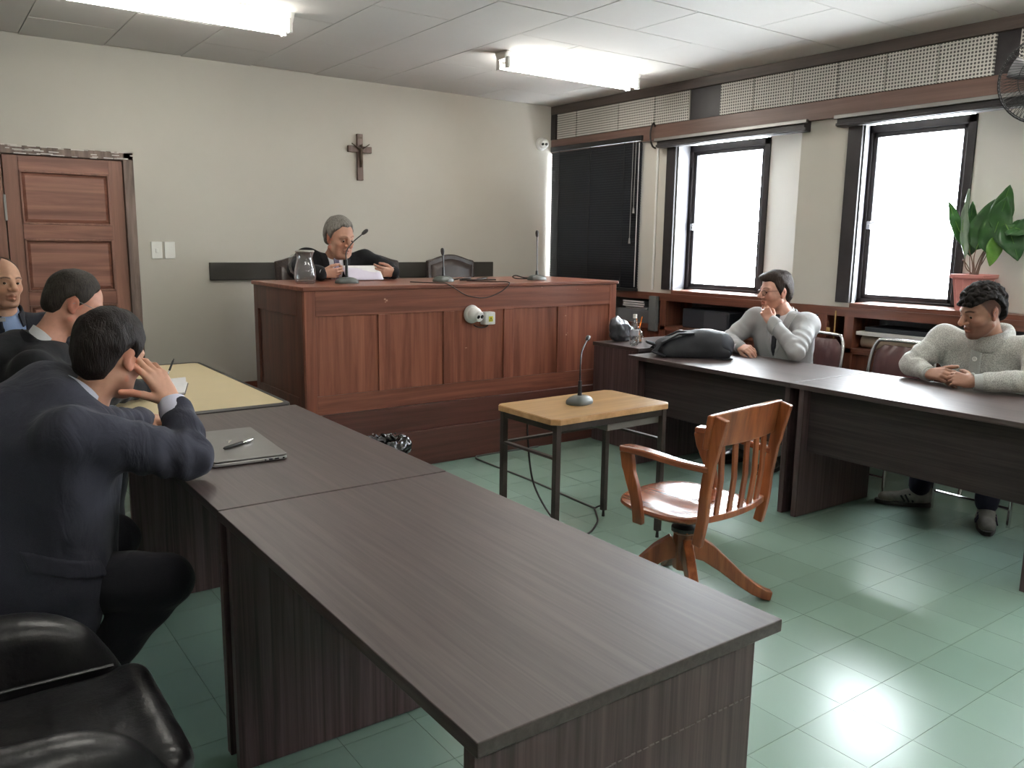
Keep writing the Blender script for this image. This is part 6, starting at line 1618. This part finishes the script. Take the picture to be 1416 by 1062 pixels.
collar(P5, 'jacket_collar', C_grey, arr(*J['neck']) + arr(0.012, 0, -0.014), f5, (-0.3, 0, 1), 0.094, 0.074, -0.014, 0.036, 0.85, 0.007, 0.016, drop=0.06)
collar(P5, 'shirt_collar', C_white, arr(*J['neck']), f5, (-0.3, 0, 1), 0.074, 0.062, -0.018, 0.040, 0.25, 0.004, 0.012, drop=0.04)
FS.cut(vmask(arr(*J['neck']), f5, u5, 0.018, 3.0, 0.02), 0.007).build('tie', C_tie, P5, 1)
for q in 'LR': cuff(P5, wl(J['el' + q], J['wr' + q], 0.86), wl(J['el' + q], J['wr' + q], 0.97), 0.0405, 0.0385, C_white)
for p in ((4.448, 3.10, 0.856), (4.441, 3.095, 0.845)): pass
trousers(P5, C_greyleg, J, [(4.72, 3.28, 0.53), (4.72, 3.48, 0.53)], [(4.42, 3.24, 0.54), (4.42, 3.52, 0.54)], [(4.50, 3.24, 0.10), (4.50, 3.52, 0.10)], h=0.01, cut=lambda P: np.minimum(seat_top(P), P[:, 0] - 4.575))
shoe(P5, (4.56, 3.24), (4.28, 3.22), SHOE_B, SOLE_D); shoe(P5, (4.56, 3.52), (4.28, 3.54), SHOE_B, SOLE_D)

# --- 6. man in the grey sweater, hands clasped
J = dict(head=(4.492, 2.035, 1.125), neck=(4.600, 2.03, 0.985), chest=(4.66, 2.04, 0.80), pelvis=(4.80, 2.03, 0.53),
         shR=(4.620, 2.275, 0.955), elR=(4.470, 2.365, 0.812), wrR=(4.375, 2.215, 0.790), shL=(4.620, 1.800, 0.955), elL=(4.440, 1.715, 0.812), wrL=(4.285, 1.950, 0.790))
R6 = frame((-0.88, 0.44, -0.30), (-0.1, 0, 1)); s6 = 1.07
def hands6(B):
    hand_sdf(B, J['wrL'], (0.12, 0.97, 0.05), (0.75, -0.05, -0.45), (0.30, 0.0, 0.9), [(0.55, 0.8, 0.5), (0.6, 0.9, 0.5), (0.65, 0.9, 0.5), (0.7, 0.9, 0.5)], [(0.5, 0.8, 0.3), (0.3, 0.9, 0.4), (0.2, 0.9, 0.5)], 1.05)
    hand_sdf(B, J['wrR'], (-0.38, -0.90, 0.12), (0.55, -0.35, -0.45), (0.30, 0.0, 0.9), [(0.55, 0.85, 0.5), (0.6, 0.9, 0.5), (0.65, 0.9, 0.5), (0.7, 0.9, 0.5)], [(0.5, 0.8, 0.3), (0.4, 0.9, 0.2), (0.3, 0.9, 0.3)], 1.05)
skin6 = skin_mat('skin_brown', (0.36, 0.195, 0.135))
TAB6B = [(0, 0.09), (40, 0.075), (56, 0.045), (68, 0.012), (78, -0.012), (88, 0.0), (98, 0.034), (112, 0.008), (126, -0.035), (150, -0.06), (180, -0.066)]
H6 = head_sdf(1.15, 0.98, 1.15)
P6 = body_base('man with curly dark hair in a grey buttoned sweater, hands clasped on the desk', (4.78, 2.03, 0.0), J, H6, hands6, skin6,
               head_paint(J['head'], R6, s6, brow=(0.16, 0.12, 0.11), stub=(0.62, 0.56, 0.55), buzz=(0.30, 0.31, 0.35), buzz_table=TAB6B, lips=(0.88, 0.68, 0.66)), 0.0032, R6, s6)
TAB6 = [(0, 0.056), (22, 0.050), (40, 0.062), (62, 0.072), (80, 0.076), (100, 0.066), (118, 0.030), (136, -0.035), (160, -0.060), (180, -0.062)]
rr = random.Random(5)
def curls_top(L):
    for k in range(190):
        a = rr.uniform(0, 2*PI); e = rr.uniform(0.12, 1.0); ce = math.sqrt(1 - e*e)
        L.ell((0.088*ce*math.cos(a), -0.012 + 0.108*ce*math.sin(a), 0.042 + 0.104*e), (0.0125, 0.0125, 0.0115), 0.003)
hair_field(J['head'], R6, s6, TAB6, 0.016, h=0.0035, wob=(0.0030, 110), top=0.006, extra=curls_top, cutk=0.006, taper=0.012).build('hair', hair_mat('hair_curly_black', (0.004, 0.003, 0.003), (0.012, 0.009, 0.008), 0.75, (60, 60, 60)), P6, 1)
eyes(P6, J['head'], R6, s6, (-0.15, 0.95, -0.35))
f6 = (-1, 0.03, 0); u6 = (-0.28, 0, 1)
T2 = torso_sdf(J, f6, 1.06, 0.75, shr=0.076); sleeves(T2, J, (0.078, 0.064, 0.062, 0.046), 0.004, trim=(0.22, 0.20))
F2 = T2.field(0.006).wobble(0.0035, 17, 0.6).cut(seat_top); F2.build('sweater', C_knit, P6, 1)
Fm6 = frame(f6, u6); nb6 = arr(*J['neck'])
def placket(P):
    q = (P - nb6 - arr(0, 0.018, 0)) @ Fm6
    return np.maximum(np.maximum(np.abs(q[:, 0]) - 0.030, -q[:, 1] + 0.02), np.abs(q[:, 2] + 0.17) - 0.15)
F2.cut(placket, 0.005).build('placket', C_rib, P6, 1)
bt_ = T2  # buttons sit on the placket
def on_front(x, z):      # march onto the sweater front
    p = nb6 + arr(0, 0.018, 0) + Fm6 @ arr(x, 0.30, z); d = -(Fm6 @ arr(0, 1, 0))
    for _ in range(120):
        ix = np.round((p - F2.lo)/F2.h).astype(int)
        if (ix >= 0).all() and (ix < F2.F.shape).all() and F2.F[tuple(ix)] < 0.004: break
        p = p + d*0.003
    return p
for z in (-0.105, -0.190):
    p = on_front(0.0, z); n_ = Fm6 @ arr(0, 1, 0)
    b_ = G().lathe(p, [(0, 0), (0.012, 0), (0.013, 0.004), (0.010, 0.006), (0.008, 0.004), (0, 0.004)], 18, tuple(n_)).build('button', M['white_plastic'], P6, smooth=True)
    for q in (-1, 1): G().cyl(p + n_*0.004 + Fm6 @ arr(q*0.0035, 0, 0), p + n_*0.0055 + Fm6 @ arr(q*0.0035, 0, 0), 0.0016, n=8).build('button_hole', M['lens_black'], b_)
cs = SDF()
for i in range(24):
    a0, a1 = [0.30 + (2*PI - 0.5)*j/24 for j in (i, i + 1)]
    P_ = lambda a: nb6 + Fm6 @ arr(0.082*math.sin(a), 0.088*math.cos(a) - 0.008, 0.006 - 0.035*(1 + math.cos(a))/2 + 0.028*(1 - math.cos(a))/2)
    cs.cone(P_(a0), P_(a1), 0.034, 0.034, 0.02, flat=(Fm6 @ arr(math.sin(a0), math.cos(a0), 0), 0.55))
cs.field(0.005).wobble(0.0015, 40, 0.4).build('shawl_collar', C_knit, P6, 1)
for q in 'LR': cuff(P6, wl(J['el' + q], J['wr' + q], 0.74), wl(J['el' + q], J['wr' + q], 0.98), 0.047, 0.039, C_rib, 'rib_cuff')
trousers(P6, C_jean, J, [(4.72, 1.93, 0.53), (4.72, 2.13, 0.53)], [(4.44, 1.90, 0.53), (4.46, 2.26, 0.53)], [(4.545, 1.925, 0.11), (4.545, 2.29, 0.11)], (0.088, 0.070, 0.056), 0.01, cut=lambda P: np.minimum(seat_top(P), P[:, 0] - 4.575))
shoe(P6, (4.605, 1.955), (4.345, 1.825), SHOE_G, SOLE_D, stripes=C_jean, laces=M['box_white']); shoe(P6, (4.60, 2.235), (4.405, 2.475), SHOE_G, SOLE_D, stripes=M['nylon'], laces=M['box_white'])
